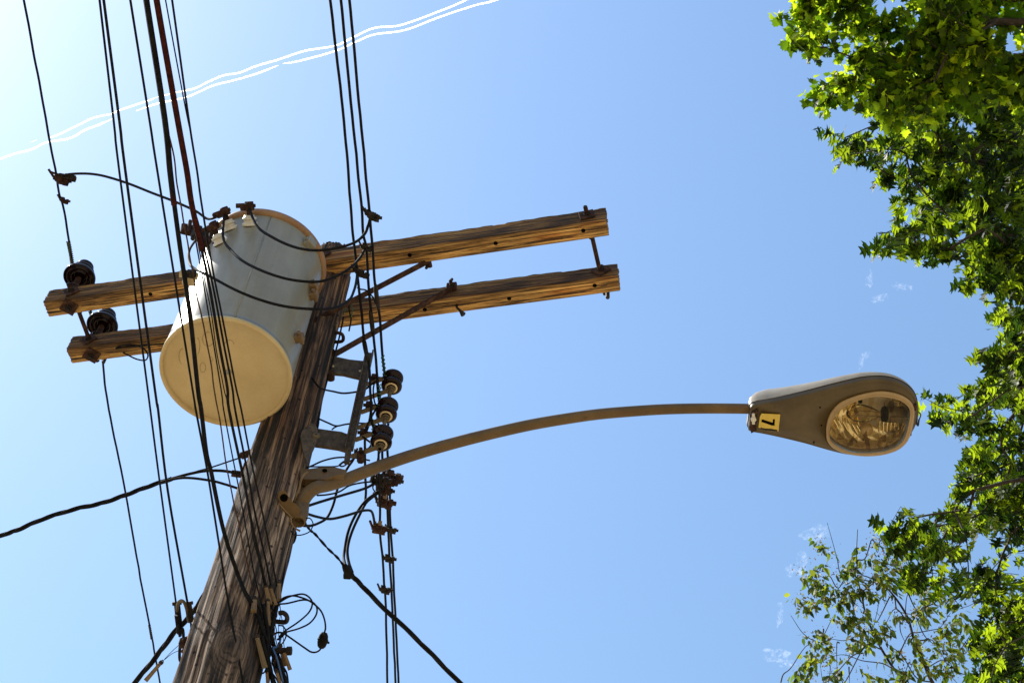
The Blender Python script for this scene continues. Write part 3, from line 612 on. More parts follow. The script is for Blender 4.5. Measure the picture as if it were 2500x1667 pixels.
# drip loops transformer -> lines
LG = 'drip loops in front of the transformer'
def seg(name, label, pts, w, group=None, mat='cable', cat='wire', wref=1): return wire(name, label, cat, pts, w, mat, group, wref)
seg('drip_loop', 'uppermost black drip loop from the transformer bushing to the right hand line', [(BUSH[1],), (628, 553, 7.02), (668, 581, 6.88), (715, 602, 6.78), (763, 611, 6.72), (810, 608, 6.72), (862, 594, 6.75), (889, 573, 6.8), (899, 550, 6.84), (905, 527, 6.86)], 7.2, LG, wref=3)
seg('drip_loop', 'middle black drip loop crossing the transformer to the centre line', [(BUSH[0],), (545, 581, 6.98), (565, 612, 6.82), (597, 640, 6.68), (652, 666, 6.56), (711, 683, 6.5), (771, 688, 6.5), (810, 679, 6.54), (850, 658, 6.62), (877, 632, 6.74), (891, 608, 6.85)], 7.2, LG, wref=4)
seg('drip_loop', 'lowest and widest black drip loop crossing the transformer to the left line', [(487, 577, 7.2), (475, 590, 7.05), (462, 612, 6.85), (462, 640, 6.7), (475, 656, 6.55), (513, 675, 6.42), (573, 707, 6.32), (632, 731, 6.26), (691, 747, 6.25), (751, 754, 6.28), (810, 753, 6.36), (850, 735, 6.5), (865, 707, 6.66), (871, 679, 6.8), (872, 662, 6.86)], 7.2, LG, wref=6)
seg('jumper_wire', 'short thin arc of wire between the lines beside the pole top', [(872, 702, 6.8), (880, 706, 6.8), (892, 708, 6.8), (902, 716, 6.8), (912, 728, 6.8), (917, 742, 6.8)], 4)
seg('scrap_wire', 'short tangled wire ends hanging at the left end of the lower crossarm beside the pole', [(850, 730, 7.3), (853, 760, 7.3), (857, 780, 7.3), (852, 808, 7.3)], 4)
seg('scrap_wire', 'green wire scrap curling against the pole under the lower crossarm', [(838, 768, 7.3), (845, 745, 7.3), (856, 742, 7.3), (860, 760, 7.3), (856, 775, 7.3)], 3.5, mat='green')

# ------------------------------------------------------------------ spool insulator rack
B0 = at(888, 930, 6.83); bx = lambda z: Vector((B0.x, B0.y, z))
D = Vector((B0.x-PX, B0.y-PY, 0)); DL = D.length; D.normalize(); DN = Vector((-D.y, D.x, 0))
def vp(a, b, off=0): return pl(a, b, Vector((PX, PY, 0))+DN*off, DN)
rk = thing('insulator_rack', (B0.x, B0.y, vz(B0, 1095)), 'rusty steel rack on two brackets holding three brown spool insulators', 'insulator rack')
zt, zb = vz(B0, 862), vz(B0, 1100)
C4 = lambda l: [(660+x/3.92, 820+y/3.92) for x, y in l]
bar = MB(); bar.box(bx((zt+zb)/2), .036, .008, zt-zb, D, DN, Zv); bar.box(bx((zt+zb)/2)-D*.015-DN*.012, .006, .022, zt-zb-.004, D, DN, Zv); bar.box(bx((zt+zb)/2)+D*.015-DN*.012, .006, .022, zt-zb-.004, D, DN, Zv); obj('rack_channel', bar, 'rackmetal', rk)
up = [vp(a, b) for a, b in C4([(525, 150), (580, 185), (640, 200), (760, 225), (905, 240), (912, 395), (860, 398), (780, 380), (700, 360), (600, 352), (560, 380), (530, 340)])]
m = MB(); m.prism(up, DN*.016); obj('standoff_bracket', m, 'rackmetal', rk)
lo = [vp(a, b) for a, b in C4([(420, 870), (455, 885), (560, 900), (680, 915), (745, 940), (783, 1000), (775, 1090), (755, 1205), (705, 1195), (718, 1090), (650, 1070), (500, 1048), (405, 1035)])]
m = MB(); m.prism(lo, DN*.016); obj('standoff_bracket', m, 'rackmetal', rk)
lo = [vp(a, b, -.118) for a, b in C4([(288, 960), (305, 905), (350, 860), (395, 832), (430, 845), (452, 885), (445, 960), (412, 1040), (378, 1100), (345, 1200), (318, 1110)])]
m = MB(); m.prism(lo, DN*.03); obj('pole_flange', m, 'rackmetal', rk)
for q in C4([(598, 287), (860, 333)]):
    c = vp(*q, -.004); m = MB(); m.cyl(c, c+DN*.004, .0065, 12); obj('bracket_hole', m, 'cream', rk)
c = vp(*C4([(440, 940)])[0], -.125); m = MB(); m.lathe(c, [(.004, 0), (.013, 0), (.015, .004), (.015, .01)], 16, DN); obj('bracket_bolt', m, 'galv', rk)
c = vp(*C4([(578, 345)])[0], -.02); m = MB(); m.cyl(c, c+DN*.04, .018, 12); obj('bracket_bolt', m, 'rust', rk)
c = vp(*C4([(865, 1110)])[0], -.02); m = MB(); m.cyl(c, c+DN*.05, .016, 6); m.cyl(c+D*.0, c-DN*.02, .008, 8); obj('bracket_bolt', m, 'rust', rk)
SP = []
for i, (q, zz) in enumerate((((955, 947), 6.74), ((944, 1016), 6.56), ((932, 1085), 6.38))):
    c = at(*q, zz)
    if SP: c = Vector((SP[0].x, SP[0].y, vz(SP[0], q[1])))
    SP.append(c); b = MB()
    b.lathe(c, [(.011, .0), (.019, -.0005), (.0195, .001), (.028, .001), (.0285, -.001), (.040, .004), (.045, .010), (.0455, .020), (.041, .028), (.030, .036), (.027, .045), (.030, .054), (.041, .062), (.0455, .070), (.045, .080), (.038, .088), (.012, .090)], 40)
    so_ = obj('spool_insulator', b, 'brownglaze', rk)
    b = MB(); b.lathe(c, [(.020, -.0016), (.0275, -.0016), (.028, .0015)], 32); obj('bare_ring', b, 'cream', so_)
    b = MB()
    for z in (-.012, .098):
        pA = c+Zv*z; pB = Vector((B0.x, B0.y, pA.z))+D*.02+DN*.02; t = (pA-pB); L = t.length; t.normalize()
        b.box((pA+pB)/2, L+.02, .020, .007, t, Zv.cross(t), Zv); b.cyl(pA-Zv*.004, pA+Zv*.004, .018, 12)
    b.cyl(c-Zv*.03, c+Zv*.12, .0075, 10); b.cyl(c-Zv*.028, c-Zv*.016, .013, 6)
    obj('clevis', b, 'galv', rk)
    b = MB(); pB = Vector((B0.x, B0.y, c.z+.12)); b.box(pB+D*.045, .03, .03, .03, D, DN, Zv); b.cyl(pB+D*.02, pB+D*.075, .008, 6); obj('clevis_bolt', b, 'rust', rk)
b = MB(); b.cyl(SP[2]-Zv*.03, SP[0]+Zv*.13, .0072, 10); obj('spool_rod', b, 'galv', rk)
# tie wires with green wraps on the lines
for i, (a, b_, z0, z1) in enumerate((((934, 868), (939, 915), 6.83, 6.78), ((925, 938), (927, 990), 6.68, 6.6), ((905, 1012), (914, 1060), 6.52, 6.46))):
    t = thing('tie_wire', at(*a, z0), ['green tie wire wrapped above the top spool insulator', 'green tie wire wrapped above the middle spool insulator', 'green tie wire wrapped above the lowest spool insulator'][i], 'tie wire', 'green tie wires at the spool insulators')
    m = MB(); m.twist([at(*a, z0), at(*b_, z1), SP[i]+Zv*.045-D*.03], .0022, .0075, 7, 1, 5); obj('wrap', m, 'green', t)
    m = MB(); m.twist([at(*b_, z1), SP[i]+Zv*.045-D*.03, SP[i]+Zv*.045+DN*.034, SP[i]+Zv*.05+D*.034, SP[i]+Zv*.045-DN*.03], .004, .005, 9, 2, 5); obj('tie', m, 'cable', t)

# ------------------------------------------------------------------ street lamp
ZL = 6.72
C5 = lambda l: [(660+x/3.92, 1080+y/3.92) for x, y in l]
CL = lambda l: [(1780+x/4.523, 880+y/4.523) for x, y in l]
arm_px = [(733, 1240, 5.93), (742, 1218, 5.96), (756, 1200, 5.99), (775, 1189, 6.02), (803, 1183, 6.06), (839, 1172, 6.11), (890, 1152, 6.18), (935, 1135, 6.24), (1000, 1113, 6.32), (1063, 1094, 6.39), (1140, 1073, 6.46), (1222, 1053, 6.53), (1300, 1036, 6.59), (1382, 1022, 6.645), (1460, 1011, 6.69), (1541, 1004, 6.725), (1620, 999, 6.745), (1701, 997, 6.755), (1780, 997, 6.76), (1850, 998, 6.76)]
lp = thing('street_lamp', at(730, 1255, 5.9), 'cobra head street lamp on a long curved arm reaching right from the pole', 'street lamp')
ap = [at(*p) for p in arm_px]
m = MB(); ra, rb = pxr(33, ap[6]), pxr(25, ap[-2]); m.tube(ap, lambda u: ra+(rb-ra)*max(0, u), 20, 4); obj('arm', m, 'lamparm', lp)
print('arm radius', ra, rb, 'arm len', (ap[-1]-ap[0]).length)
# socket casting with an ear
so1 = at(735, 1232, 5.95); so2 = at(728, 1285, 5.80)
m = MB(); ax = (so2-so1).normalized(); m.lathe(so1-ax*.03, [(.024, 0), (.030, .004), (.032, .03), (.033, .09), (.031, .12), (.026, .15), (.02, .155), (.019, .12), (.001, .12)], 24, ax); sock = obj('socket', m, 'lamparm', lp)
eard = depth(skin(693, 1214))-.035
ear = [dep(a, b, eard) for a, b in C5([(70, 520), (80, 475), (115, 455), (150, 470), (200, 560), (250, 590), (290, 640), (270, 720), (215, 725), (150, 670), (90, 590)])]
m = MB(); m.prism(ear, ray(700, 1215)*.03); e_ = obj('mounting_ear', m, 'lamparm', lp)
c = dep(*C5([(130, 528)])[0], eard-.001); nv = (CAM-c).normalized(); m = MB(); m.cyl(c, c+nv*.004, .015, 16); obj('ear_hole', m, 'ink', e_)
pln = at(790, 1155, 6.08); nn = DN
gus = [pl(a, b, pln, nn) for a, b in C5([(290, 230), (340, 255), (480, 235), (620, 235), (730, 262), (700, 300), (600, 320), (520, 352), (330, 350), (285, 330)])]
m = MB(); m.prism(gus, DN*.035); gs = obj('gusset_plate', m, 'lamparm', lp)
c = pl(*C5([(520, 268)])[0], pln-DN*.003, nn); m = MB(); m.cyl(c, c-nn*.002, .010, 14); obj('plate_hole', m, 'ink', gs)
bk = [pl(a, b, pln+DN*.05, nn) for a, b in C5([(270, 345), (400, 340), (500, 355), (470, 400), (330, 460), (270, 470)])]
m = MB(); m.prism(bk, DN*.01); obj('back_plate', m, 'galv', lp)
m = MB(); m.tube([clear(at(*q, 5.9), .01) for q in C5([(360, 280), (320, 310), (290, 370), (280, 430), (250, 500), (222, 570)])], .004, 6, 5); m.tube([dep(*q, eard-.005) for q in C5([(80, 580), (140, 650), (215, 725)])], .004, 6, 5)
m.tube([at(*q, 5.80) for q in C5([(195, 720), (200, 770), (240, 820), (285, 845)])], .004, 6, 5); obj('lamp_wire', m, 'tan', lp)
# head: outlines on the horizontal plane of the underside
und = [at(a, b, ZL) for a, b in CL([(215, 775), (222, 690), (232, 590), (262, 503), (500, 455), (800, 388), (1100, 312), (1400, 240), (1500, 222), (1600, 212), (1700, 212), (1800, 226), (1900, 262), (1980, 310), (2040, 372), (2075, 440), (2093, 520), (2095, 580), (2082, 660), (2050, 745), (2000, 825), (1930, 900), (1840, 960), (1720, 1008), (1600, 1036), (1450, 1050), (1330, 1045), (1200, 1020), (1050, 980), (800, 908), (500, 834), (300, 792)])]
HC = sum(und, Vector())/len(und)
axis = (at(2280, 970, ZL)-at(1828, 995, ZL)); axis.z = 0; axis.normalize(); side = Vector((-axis.y, axis.x, 0))
def densify(pts, k): 
    n = len(pts); out = []
    for i in range(n):
        a, b, c, d = pts[i-1], pts[i], pts[(i+1) % n], pts[(i+2) % n]
        for j in range(k):
            t = j/k; out.append(.5*((2*b)+(c-a)*t+(2*a-5*b+4*c-d)*t*t+(3*b-a-3*c+d)*t**3))
    return out
UD = densify(und, 3)
def loft(mb, rings, cap0=True, cap1=True, sm=True):
    n = len(rings[0]); o = len(mb.v); vs = [v for r in rings for v in r]
    fs = [(i*n+j, i*n+(j+1) % n, (i+1)*n+(j+1) % n, (i+1)*n+j) for i in range(len(rings)-1) for j in range(n)]
    mb.add(vs, fs, sm)
    if cap0: mb.add(rings[0], [tuple(range(n))[::-1]])
    if cap1: mb.add(rings[-1], [tuple(range(n))])
    return mb
def shr(pts, f, dz, c=None):
    c = c or sum(pts, Vector())/len(pts); return [Vector((c.x+(p.x-c.x)*f, c.y+(p.y-c.y)*f, p.z+dz)) for p in pts]
def inset(pts, d, dz):
    n = len(pts); out = []; area = sum(pts[i-1].x*pts[i].y-pts[i].x*pts[i-1].y for i in range(n)); sg = 1 if area > 0 else -1
    for i in range(n):
        t = (pts[(i+1) % n]-pts[i-1]); t.z = 0; t.normalize(); nrm = Vector((-t.y, t.x, 0))*sg; out.append(pts[i]+nrm*d+Zv*dz)
    return out
lens_o = densify([at(a, b, ZL-.004) for a, b in CL([(1072, 780), (1078, 680), (1120, 560), (1220, 450), (1400, 372), (1600, 328), (1750, 328), (1900, 368), (2000, 440), (2034, 540), (2015, 700), (1965, 850), (1865, 950), (1700, 1008), (1500, 1025), (1300, 1000), (1150, 938), (1085, 860)])], 4)
lens_i = densify([at(a, b, ZL-.006) for a, b in CL([(1100, 785), (1108, 690), (1160, 575), (1270, 470), (1440, 395), (1600, 362), (1760, 372), (1890, 410), (1970, 480), (1985, 560), (1965, 680), (1925, 810), (1850, 900), (1700, 960), (1500, 980), (1330, 965), (1190, 905), (1120, 850)])], 4)
# underside plate with an opening for the lens: rings from the outer edge to the opening, matched by angle
lc = sum(lens_o, Vector())/len(lens_o)
def angsort(P): return sorted(P, key=lambda p: math.atan2(p.y-lc.y, p.x-lc.x))
def byang(P, n=180):
    """radial samples of closed outline P about lc"""
    out = []
    m_ = len(P)
    for k in range(n):
        a = -math.pi+2*math.pi*k/n; d = Vector((math.cos(a), math.sin(a))); best = None
        for i in range(m_):
            p, q = P[i-1]-lc, P[i]-lc; e = Vector((q.x-p.x, q.y-p.y)); den = d.x*e.y-d.y*e.x
            if abs(den) < 1e-12: continue
            t = (p.x*e.y-p.y*e.x)/den; s = (p.x*d.y-p.y*d.x)/den
            if t > 0 and -1e-6 <= s <= 1+1e-6: best = t if best is None else max(best, t)
        out.append(Vector((lc.x+d.x*best, lc.y+d.y*best, P[0].z)))
    return out
NA = 360
aU = byang(UD, NA); aO = byang(lens_o, NA); aI = byang(lens_i, NA)
m = MB()
lip = [p+(lc-p).normalized()*.008 for p in aU]
def zz(P, dz): return [Vector((p.x, p.y, ZL+dz)) for p in P]
loft(m, [zz(aU, .030), zz(aU, .012), zz(aU, .004), zz(lip, -.004), zz([p.lerp(q, .12) for p, q in zip(lip, aO)], -.002), zz([p.lerp(q, .25) for p, q in zip(lip, aO)], -.010), zz([p.lerp(q, .6) for p, q in zip(lip, aO)], -.014), zz(aO, -.016), zz(aO, .03)], False, False)
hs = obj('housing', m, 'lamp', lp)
m = MB(); loft(m, [zz([p+(p-lc).normalized()*.001 for p in aO], -.010), zz([p+(p-lc).normalized()*.002 for p in aO], -.022), zz([p.lerp(q, .35) for p, q in zip(aO, aI)], -.028), zz([p.lerp(q, .62) for p, q in zip(aO, aI)], -.026), zz([p.lerp(q, .72) for p, q in zip(aO, aI)], -.033), zz(aI, -.033), zz(aI, .0)], False, False); obj('lens_ring', m, 'ring', lp)
# top shell
m = MB(); A0 = [p+(p-HC).normalized()*.003 for p in UD]
SA = [(p-HC).dot(axis) for p in A0]; s0, s1 = min(SA), max(SA)
def hz(p, h): return h*(1.0-.62*((p-HC).dot(axis)-s0)/(s1-s0))
loft(m, [[Vector((p.x, p.y, ZL+.028)) for p in A0], [Vector((p.x, p.y, ZL+.030+hz(p, .02))) for p in A0]] + [[Vector((HC.x+(p.x-HC.x)*s, HC.y+(p.y-HC.y)*s, ZL+.03+hz(p, h))) for p in A0] for s, h in ((.985, .048), (.94, .075), (.86, .10), (.74, .12), (.5, .135), (.2, .143))], False, True)
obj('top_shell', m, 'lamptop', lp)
# reflector bowl made of facets, glass, bulb, lamp socket
m = MB(); nf = 26
bow = byang(lens_i, nf); rows = []
for i, (s, h) in enumerate(((.99, -.004), (.93, .03), (.84, .055), (.72, .078), (.56, .092), (.36, .10), (.12, .104))):
    rows.append([Vector((lc.x+(p.x-lc.x)*s+axis.x*.02*i*0, lc.y+(p.y-lc.y)*s, ZL+h+(.013 if (k+i) % 2 else 0)*(i > 0 and i < 6))) for k, p in enumerate(bow)])
loft(m, rows, False, True, sm=False); obj('reflector', m, 'reflector', lp)
m = MB()
def lpp(x, y, dz): return lc+axis*x+side*y+Zv*(dz)
for k in range(7): m.box(lpp(.055+k*.016, .06-.004*k, .05), .004, .07, .03, axis, side)
for k in range(6): m.box(lpp(-.15+k*.022, -.045-.01*k, .048), .004, .10, .026, (axis+side*.35), (side-axis*.35))
for k in range(6): m.box(lpp(-.13+k*.020, .03+.008*k, .05), .004, .06, .03, (axis+side*-.45), (side+axis*.45))
obj('reflector_fin', m, 'reflector', lp)
m = MB(); loft(m, [zz(aI, -.030)]+[[Vector((lc.x+(p.x-lc.x)*s, lc.y+(p.y-lc.y)*s, ZL+h)) for p in aI] for s, h in ((.97, -.040), (.85, -.052), (.65, -.062), (.4, -.068), (.15, -.07))], False, True); obj('glass_lens', m, 'lens', lp)
b0 = at(*CL([(1690, 590)])[0], ZL+.02); b1 = at(*CL([(1930, 600)])[0], ZL+.02); ax = (b1-b0).normalized()
m = MB(); m.lathe(b0, [(.012, 0), (.030, 0), (.034, .004), (.034, .03)], 24, ax); m.lathe(b0+ax*.002, [(.0001, 0), (.022, 0)], 24, ax); obj('bulb_neck', m, 'ink', lp)
m = MB(); m.lathe(b0+ax*.02, [(.034, 0), (.036, .004), (.036, (b1-b0).length-.02), (.0001, (b1-b0).length-.018)], 24, ax); m.box(b0+ax*.08-Zv*.036, .10, .03, .01, ax, side); obj('lamp_socket', m, 'lamp', lp)
m = MB(); m.lathe(b0, [(.014, .01), (.016, -.02), (.030, -.05), (.040, -.085), (.036, -.12), (.018, -.15), (.0001, -.155)], 24, ax); obj('bulb', m, 'bulb', lp)
m = MB()
for s_ in (-1, 1): m.tube([b0+side*.01*s_, b0-ax*.05+side*.012*s_, b0-ax*.12+side*.01*s_], .0018, 5, 3)
obj('filament_wire', m, 'galv', lp)
m = MB(); m.lathe(lpp(.0, .075, .03), [(.0001, 0), (.026, 0), (.028, .004), (.028, .03)], 20); obj('photo_window', m, 'ring', lp)
m = MB(); m.lathe(at(*CL([(1450, 455)])[0], ZL+.02), [(.0001, -.001), (.009, -.001), (.01, .02)], 12); obj('reflector_hole', m, 'ink', lp)
# end plate, latch, bolts
m = MB(); q = [at(a, b, ZL) for a, b in CL([(235, 560), (300, 520), (325, 545), (300, 590), (300, 660), (275, 700), (300, 745), (240, 775), (222, 700)])]; m.prism([p-Zv*.018 for p in q], Zv*.012); obj('slipfitter', m, 'rust', lp)
m = MB(); c = at(*CL([(268, 640)])[0], ZL-.02); m.box(c, .012, .055, .014, axis, side); m.cyl(c-Zv*.01, c+Zv*.01, .012, 8); obj('slipfitter_bolt', m, 'white', lp)
m = MB(); c = at(*CL([(335, 385)])[0], ZL+.11); m.cyl(c-side*0-Zv*.02, c+Zv*.012, .014, 12, .008); obj('hinge_pin', m, 'darksteel', lp)
m = MB(); m.tube([at(*p, ZL+.0) for p in CL([(2095, 570), (2115, 590), (2112, 620), (2100, 650), (2088, 720), (2070, 700)])], .0028, 6, 3); m.tube([at(*p, ZL-.0) for p in CL([(2078, 640), (2072, 690), (2085, 700), (2096, 650)])], .003, 6, 3); obj('latch', m, 'darksteel', lp)
for q in ((2050, 510), (1998, 790)):
    m = MB(); c = at(*CL([q])[0], ZL-.012); m.box(c, .012, .034, .012, axis, side); obj('ring_clip', m, 'rust', lp)
for q in ((1005, 520), (1020, 715), (937, 908)):
    m = MB(); m.lathe(at(*CL([q])[0], ZL-.0165), [(.0001, 0), (.0035, 0), (.004, .004)], 12); obj('screw', m, 'ink', lp)
# yellow number plate: plane just under the housing
# the underside height at the sticker follows the housing; hang it 2 mm below
zq = ZL-.0185
pq = [at(a, b, zq) for a, b in CL([(358, 585), (565, 595), (545, 780), (325, 740), (340, 620)])]
m = MB(); m.prism(pq, Zv*.0012); npq = obj('number_plate', m, 'yellow', lp)
def quad(l): return [at(a, b, zq-.001) for a, b in CL(l)]
m = MB(); m.prism(quad([(362, 648), (482, 686), (484, 648), (506, 648), (503, 718), (470, 716), (356, 676)]), Zv*.0006); tag(obj('digit', m, 'ink', npq), 'black number 7 turned sideways')
m = MB(); m.prism([at(a, b, zq-.0006) for a, b in CL([(350, 738), (400, 750), (460, 752), (500, 760), (535, 765), (530, 780), (470, 772), (400, 768), (345, 752)])], Zv*.0004); obj('dirt_patch', m, 'darksteel', npq)

# ------------------------------------------------------------------ jumpers around the lamp bracket
JG = 'slack jumper wires beside the pole'
def J(label, pts, w, z, mat='cable', group=JG, tr_=None): return wire('jumper_wire', label, 'wire', [(a, b, z) if not isinstance(z, tuple) else (a, b, z[0]+(z[1]-z[0])*i/(len(pts)-1)) for i, (a, b) in enumerate(tr_(pts) if tr_ else pts)], w, mat, group, 1)
J('straight black jumper rising from the lamp socket to the bolted connectors', [(345, 610), (500, 560), (700, 500), (900, 440), (1010, 385)], 7, (5.95, 6.5), tr_=C5)
J('black jumper from the lamp socket that bends sharply down into a square connector', [(350, 680), (450, 710), (570, 730), (700, 705), (800, 675), (880, 652), (955, 650), (982, 690), (1000, 790)], 7, (5.9, 6.45), tr_=C5)
J('black jumper curling up from under the lamp socket behind the lamp arm', [(320, 795), (380, 795), (450, 775), (540, 720), (600, 600), (640, 450), (665, 380), (740, 240), (795, 160), (830, 60)], 7, (5.88, 6.6), tr_=C5)
J('thin wire waving beneath the lamp arm to the connector cluster', [(450, 505), (550, 497), (660, 470), (760, 410), (900, 380), (1000, 375)], 4.5, (6.1, 6.5), tr_=C5)
J('short thin wire hidden just below the lamp arm', [(515, 460), (560, 450), (640, 415), (720, 385)], 4, 6.2, tr_=C5)
J('small thin ring of wire looped under the lamp socket', [(340, 725), (375, 722), (400, 750), (408, 790), (380, 845), (340, 870), (280, 885), (220, 878), (200, 845)], 3, 5.85, tr_=C5)
J('thin arched wire just above the lamp gusset plate', [(350, 1260), (400, 1240), (500, 1195), (620, 1165), (740, 1160), (850, 1170), (950, 1190)], 4.5, (6.3, 6.55), tr_=C4)
J('thin low arched wire touching the lamp gusset plate', [(350, 1252), (420, 1250), (500, 1250), (640, 1245), (700, 1210), (760, 1190)], 3.5, (6.2, 6.4), tr_=C4)
J('sagging thin wire between the pole and the top of the rack', [(400, 400), (440, 460), (490, 505), (600, 530), (700, 548), (820, 535), (900, 515), (960, 470), (1010, 430)], 4.8, (6.78, 6.8), tr_=C4)
J('wavy thin wire between the pole and the middle of the rack', [(460, 790), (550, 830), (630, 860), (720, 845), (820, 835), (950, 840), (1040, 870), (1080, 900)], 4.5, (6.55, 6.55), tr_=C4)
J('short branch of wire dropping behind the lower rack bracket', [(590, 895), (615, 875), (650, 858)], 4, 6.5, tr_=C4)
J('black wire slanting behind the spool insulators', [(880, 960), (920, 990), (965, 1030), (940, 1075), (900, 1085)], 5, 6.4, tr_=C4)
J('black wire slanting up behind the middle spool insulator', [(905, 900), (940, 830), (970, 770), (1010, 700), (1040, 650), (1030, 560), (1020, 440)], 5.5, (6.45, 6.75), tr_=C4)
J('vertical black wire passing behind the lamp arm left of the spools', [(960, 560), (965, 700), (940, 850), (908, 950), (905, 1080), (908, 1330), (915, 1480), (905, 1620)], 6.5, 6.62, tr_=C4)
# service drops
def drop(name, label, pts, w, R, turns, extra=(), n=3):
    P = [at(*p) for p in pts]; t = root_at(P[0], name, label, 'cable', 'twisted service drop cables'); r = pxr(w, P[1]); n0 = len(P)
    P = extend(P, 1 if pts[0][0] < 0 else 0, 2 if pts[-1][1] > 1690 else 0)
    for q in range(n):
        m = MB(); S = smooth(P, 8); path = []; L = len(S)-1
        steps = int(turns*14)+1
        TT = turns*len(P)/n0
        for i in range(int(TT*14)+1):
            u = i/(TT*14)*L; j = min(int(u), L-1); p = S[j].lerp(S[j+1], u-j); a, b = frame_from(S[j+1]-S[j]); an = 2*math.pi*(q/n+i/14); path.append(p+(a*math.cos(an)+b*math.sin(an))*R)
        m.tube(path, r, 7, 1); obj('conductor', m, 'cable', t)
    for e in extra:
        m = MB(); m.tube([at(*p) for p in e[0]], pxr(e[1], at(*e[0][0])), 7, 5); obj('conductor', m, 'cable', t)
    return t
drop('service_drop', 'twisted cable entering at the left edge and fanning out to the pole', [(-120, 1355, 5.95), (0, 1308, 6.0), (43, 1293, 6.0), (106, 1266, 6.02), (183, 1242, 6.05), (247, 1228, 6.07), (306, 1208, 6.1), (362, 1187, 6.13), (420, 1168, 6.15)], 6.0, .0055, 3.5,
     [([(405, 1172, 6.15), (440, 1162, 6.15), (468, 1155, 6.16), (502, 1149, 6.17), (544, 1149, 6.17), (591, 1157, 6.15)], 7.5), ([(390, 1177, 6.13), (447, 1166, 6.13), (510, 1172, 6.12), (550, 1182, 6.1), (590, 1195, 6.08)], 6.5), ([(400, 1178, 6.15), (430, 1165, 6.17), (470, 1153, 6.19), (517, 1140, 6.22), (553, 1128, 6.25), (604, 1111, 6.28)], 4)])
drop('service_drop', 'twisted cable leaving the pole toward the bottom edge at lower left', [(540, 1395, 5.5), (506, 1442, 5.48), (468, 1498, 5.46), (425, 1544, 5.44), (383, 1600, 5.42), (328, 1667, 5.4), (240, 1770, 5.35)], 6.5, .0062, 2.5)
t = drop('service_drop', 'black cable descending from the lamp bracket to the bottom edge, right of the pole', [(742, 1270, 5.95), (756, 1292, 5.95), (770, 1304, 5.95), (800, 1338, 5.94), (826, 1363, 5.93), (849, 1394, 5.92)], 3.8, .0026, 4, n=2)
t = drop('service_drop', 'heavy twisted cable from the taped joint down to the bottom edge', [(846, 1388, 5.92), (864, 1409, 5.92), (884, 1429, 5.92), (925, 1472, 5.91), (1010, 1552, 5.9), (1063, 1605, 5.89), (1124, 1667, 5.88), (1220, 1760, 5.86)], 6.5, .0058, 2.2)
m = MB(); m.tube([at(840, 1378, 5.92), at(850, 1396, 5.92), at(862, 1408, 5.92)], lambda u: .010+.008*math.sin(math.pi*max(0, min(1, u))), 8, 4); m.box(at(848, 1402, 5.92), .03, .03, .03); m.cyl(at(842, 1396, 5.92), at(850, 1400, 5.92), .003, 5); obj('taped_joint', m, 'cable', t)
J('left strand of the tall black loop from the connectors to the taped joint', [(1085, 430), (1000, 490), (910, 560), (840, 650), (780, 760), (740, 870), (715, 1000), (703, 1090), (712, 1150), (735, 1215)], 7, (6.5, 5.93), tr_=C5)
J('right strand of the tall black loop from the connectors to the taped joint', [(1090, 440), (1020, 490), (930, 560), (890, 620), (850, 700), (790, 830), (750, 950), (737, 1050), (752, 1150), (785, 1240)], 7, (6.52, 5.93), tr_=C5)

# ------------------------------------------------------------------ hardware low on the pole
C6 = lambda l: [(400+x/4.946, 1350+y/4.946) for x, y in l]
zk = 5.38
KG = 'cable loops at the small black terminal'
KL = thing('terminal_box', at(788, 1562, zk), 'small round black terminal hanging at the end of thin looped wires', 'terminal')
m = MB(); c = at(788, 1562, zk); ax = (at(784, 1581, zk-.02)-at(792, 1544, zk+.02)).normalized(); m.lathe(c-ax*.030, [(.0001, 0), (.010, .002), (.016, .012), (.0185, .026), (.0185, .038), (.015, .052), (.008, .06), (.0001, .061)], 20, ax); m.lathe(c-ax*.003, [(.0185, -.002), (.0205, 0), (.0205, .003), (.0185, .005)], 20, ax); obj('casing', m, 'cable', KL)
m = MB(); m.cyl(c, at(802, 1568, zk), .003, 6); m.box(at(802, 1568, zk), .007, .007, .007); obj('tab', m, 'darksteel', KL)
for lb, q, w in (('outermost loop of thin cable running through the small black terminal', [(1400, 580), (1450, 535), (1550, 512), (1650, 530), (1750, 570), (1830, 625), (1900, 700), (1940, 800), (1952, 900), (1935, 970), (1920, 1050), (1900, 1140), (1850, 1187), (1780, 1190), (1700, 1140), (1600, 1070), (1500, 1000), (1455, 970)], 4.6),
                 ('upper inner loop of thin cable right of the pole foot hardware', [(1400, 590), (1500, 530), (1600, 500), (1680, 492), (1740, 518), (1785, 570), (1790, 630), (1760, 700), (1700, 765), (1600, 845), (1450, 945), (1390, 1010)], 4.4),
                 ('lower inner loop of thin cable right of the pole foot hardware', [(1400, 612), (1480, 605), (1550, 590), (1650, 566), (1730, 565), (1810, 600), (1850, 670), (1830, 760), (1750, 850), (1620, 910), (1480, 950), (1420, 990), (1380, 1040)], 4.4)):
    J(lb, q, w, zk, group=KG, tr_=C6)
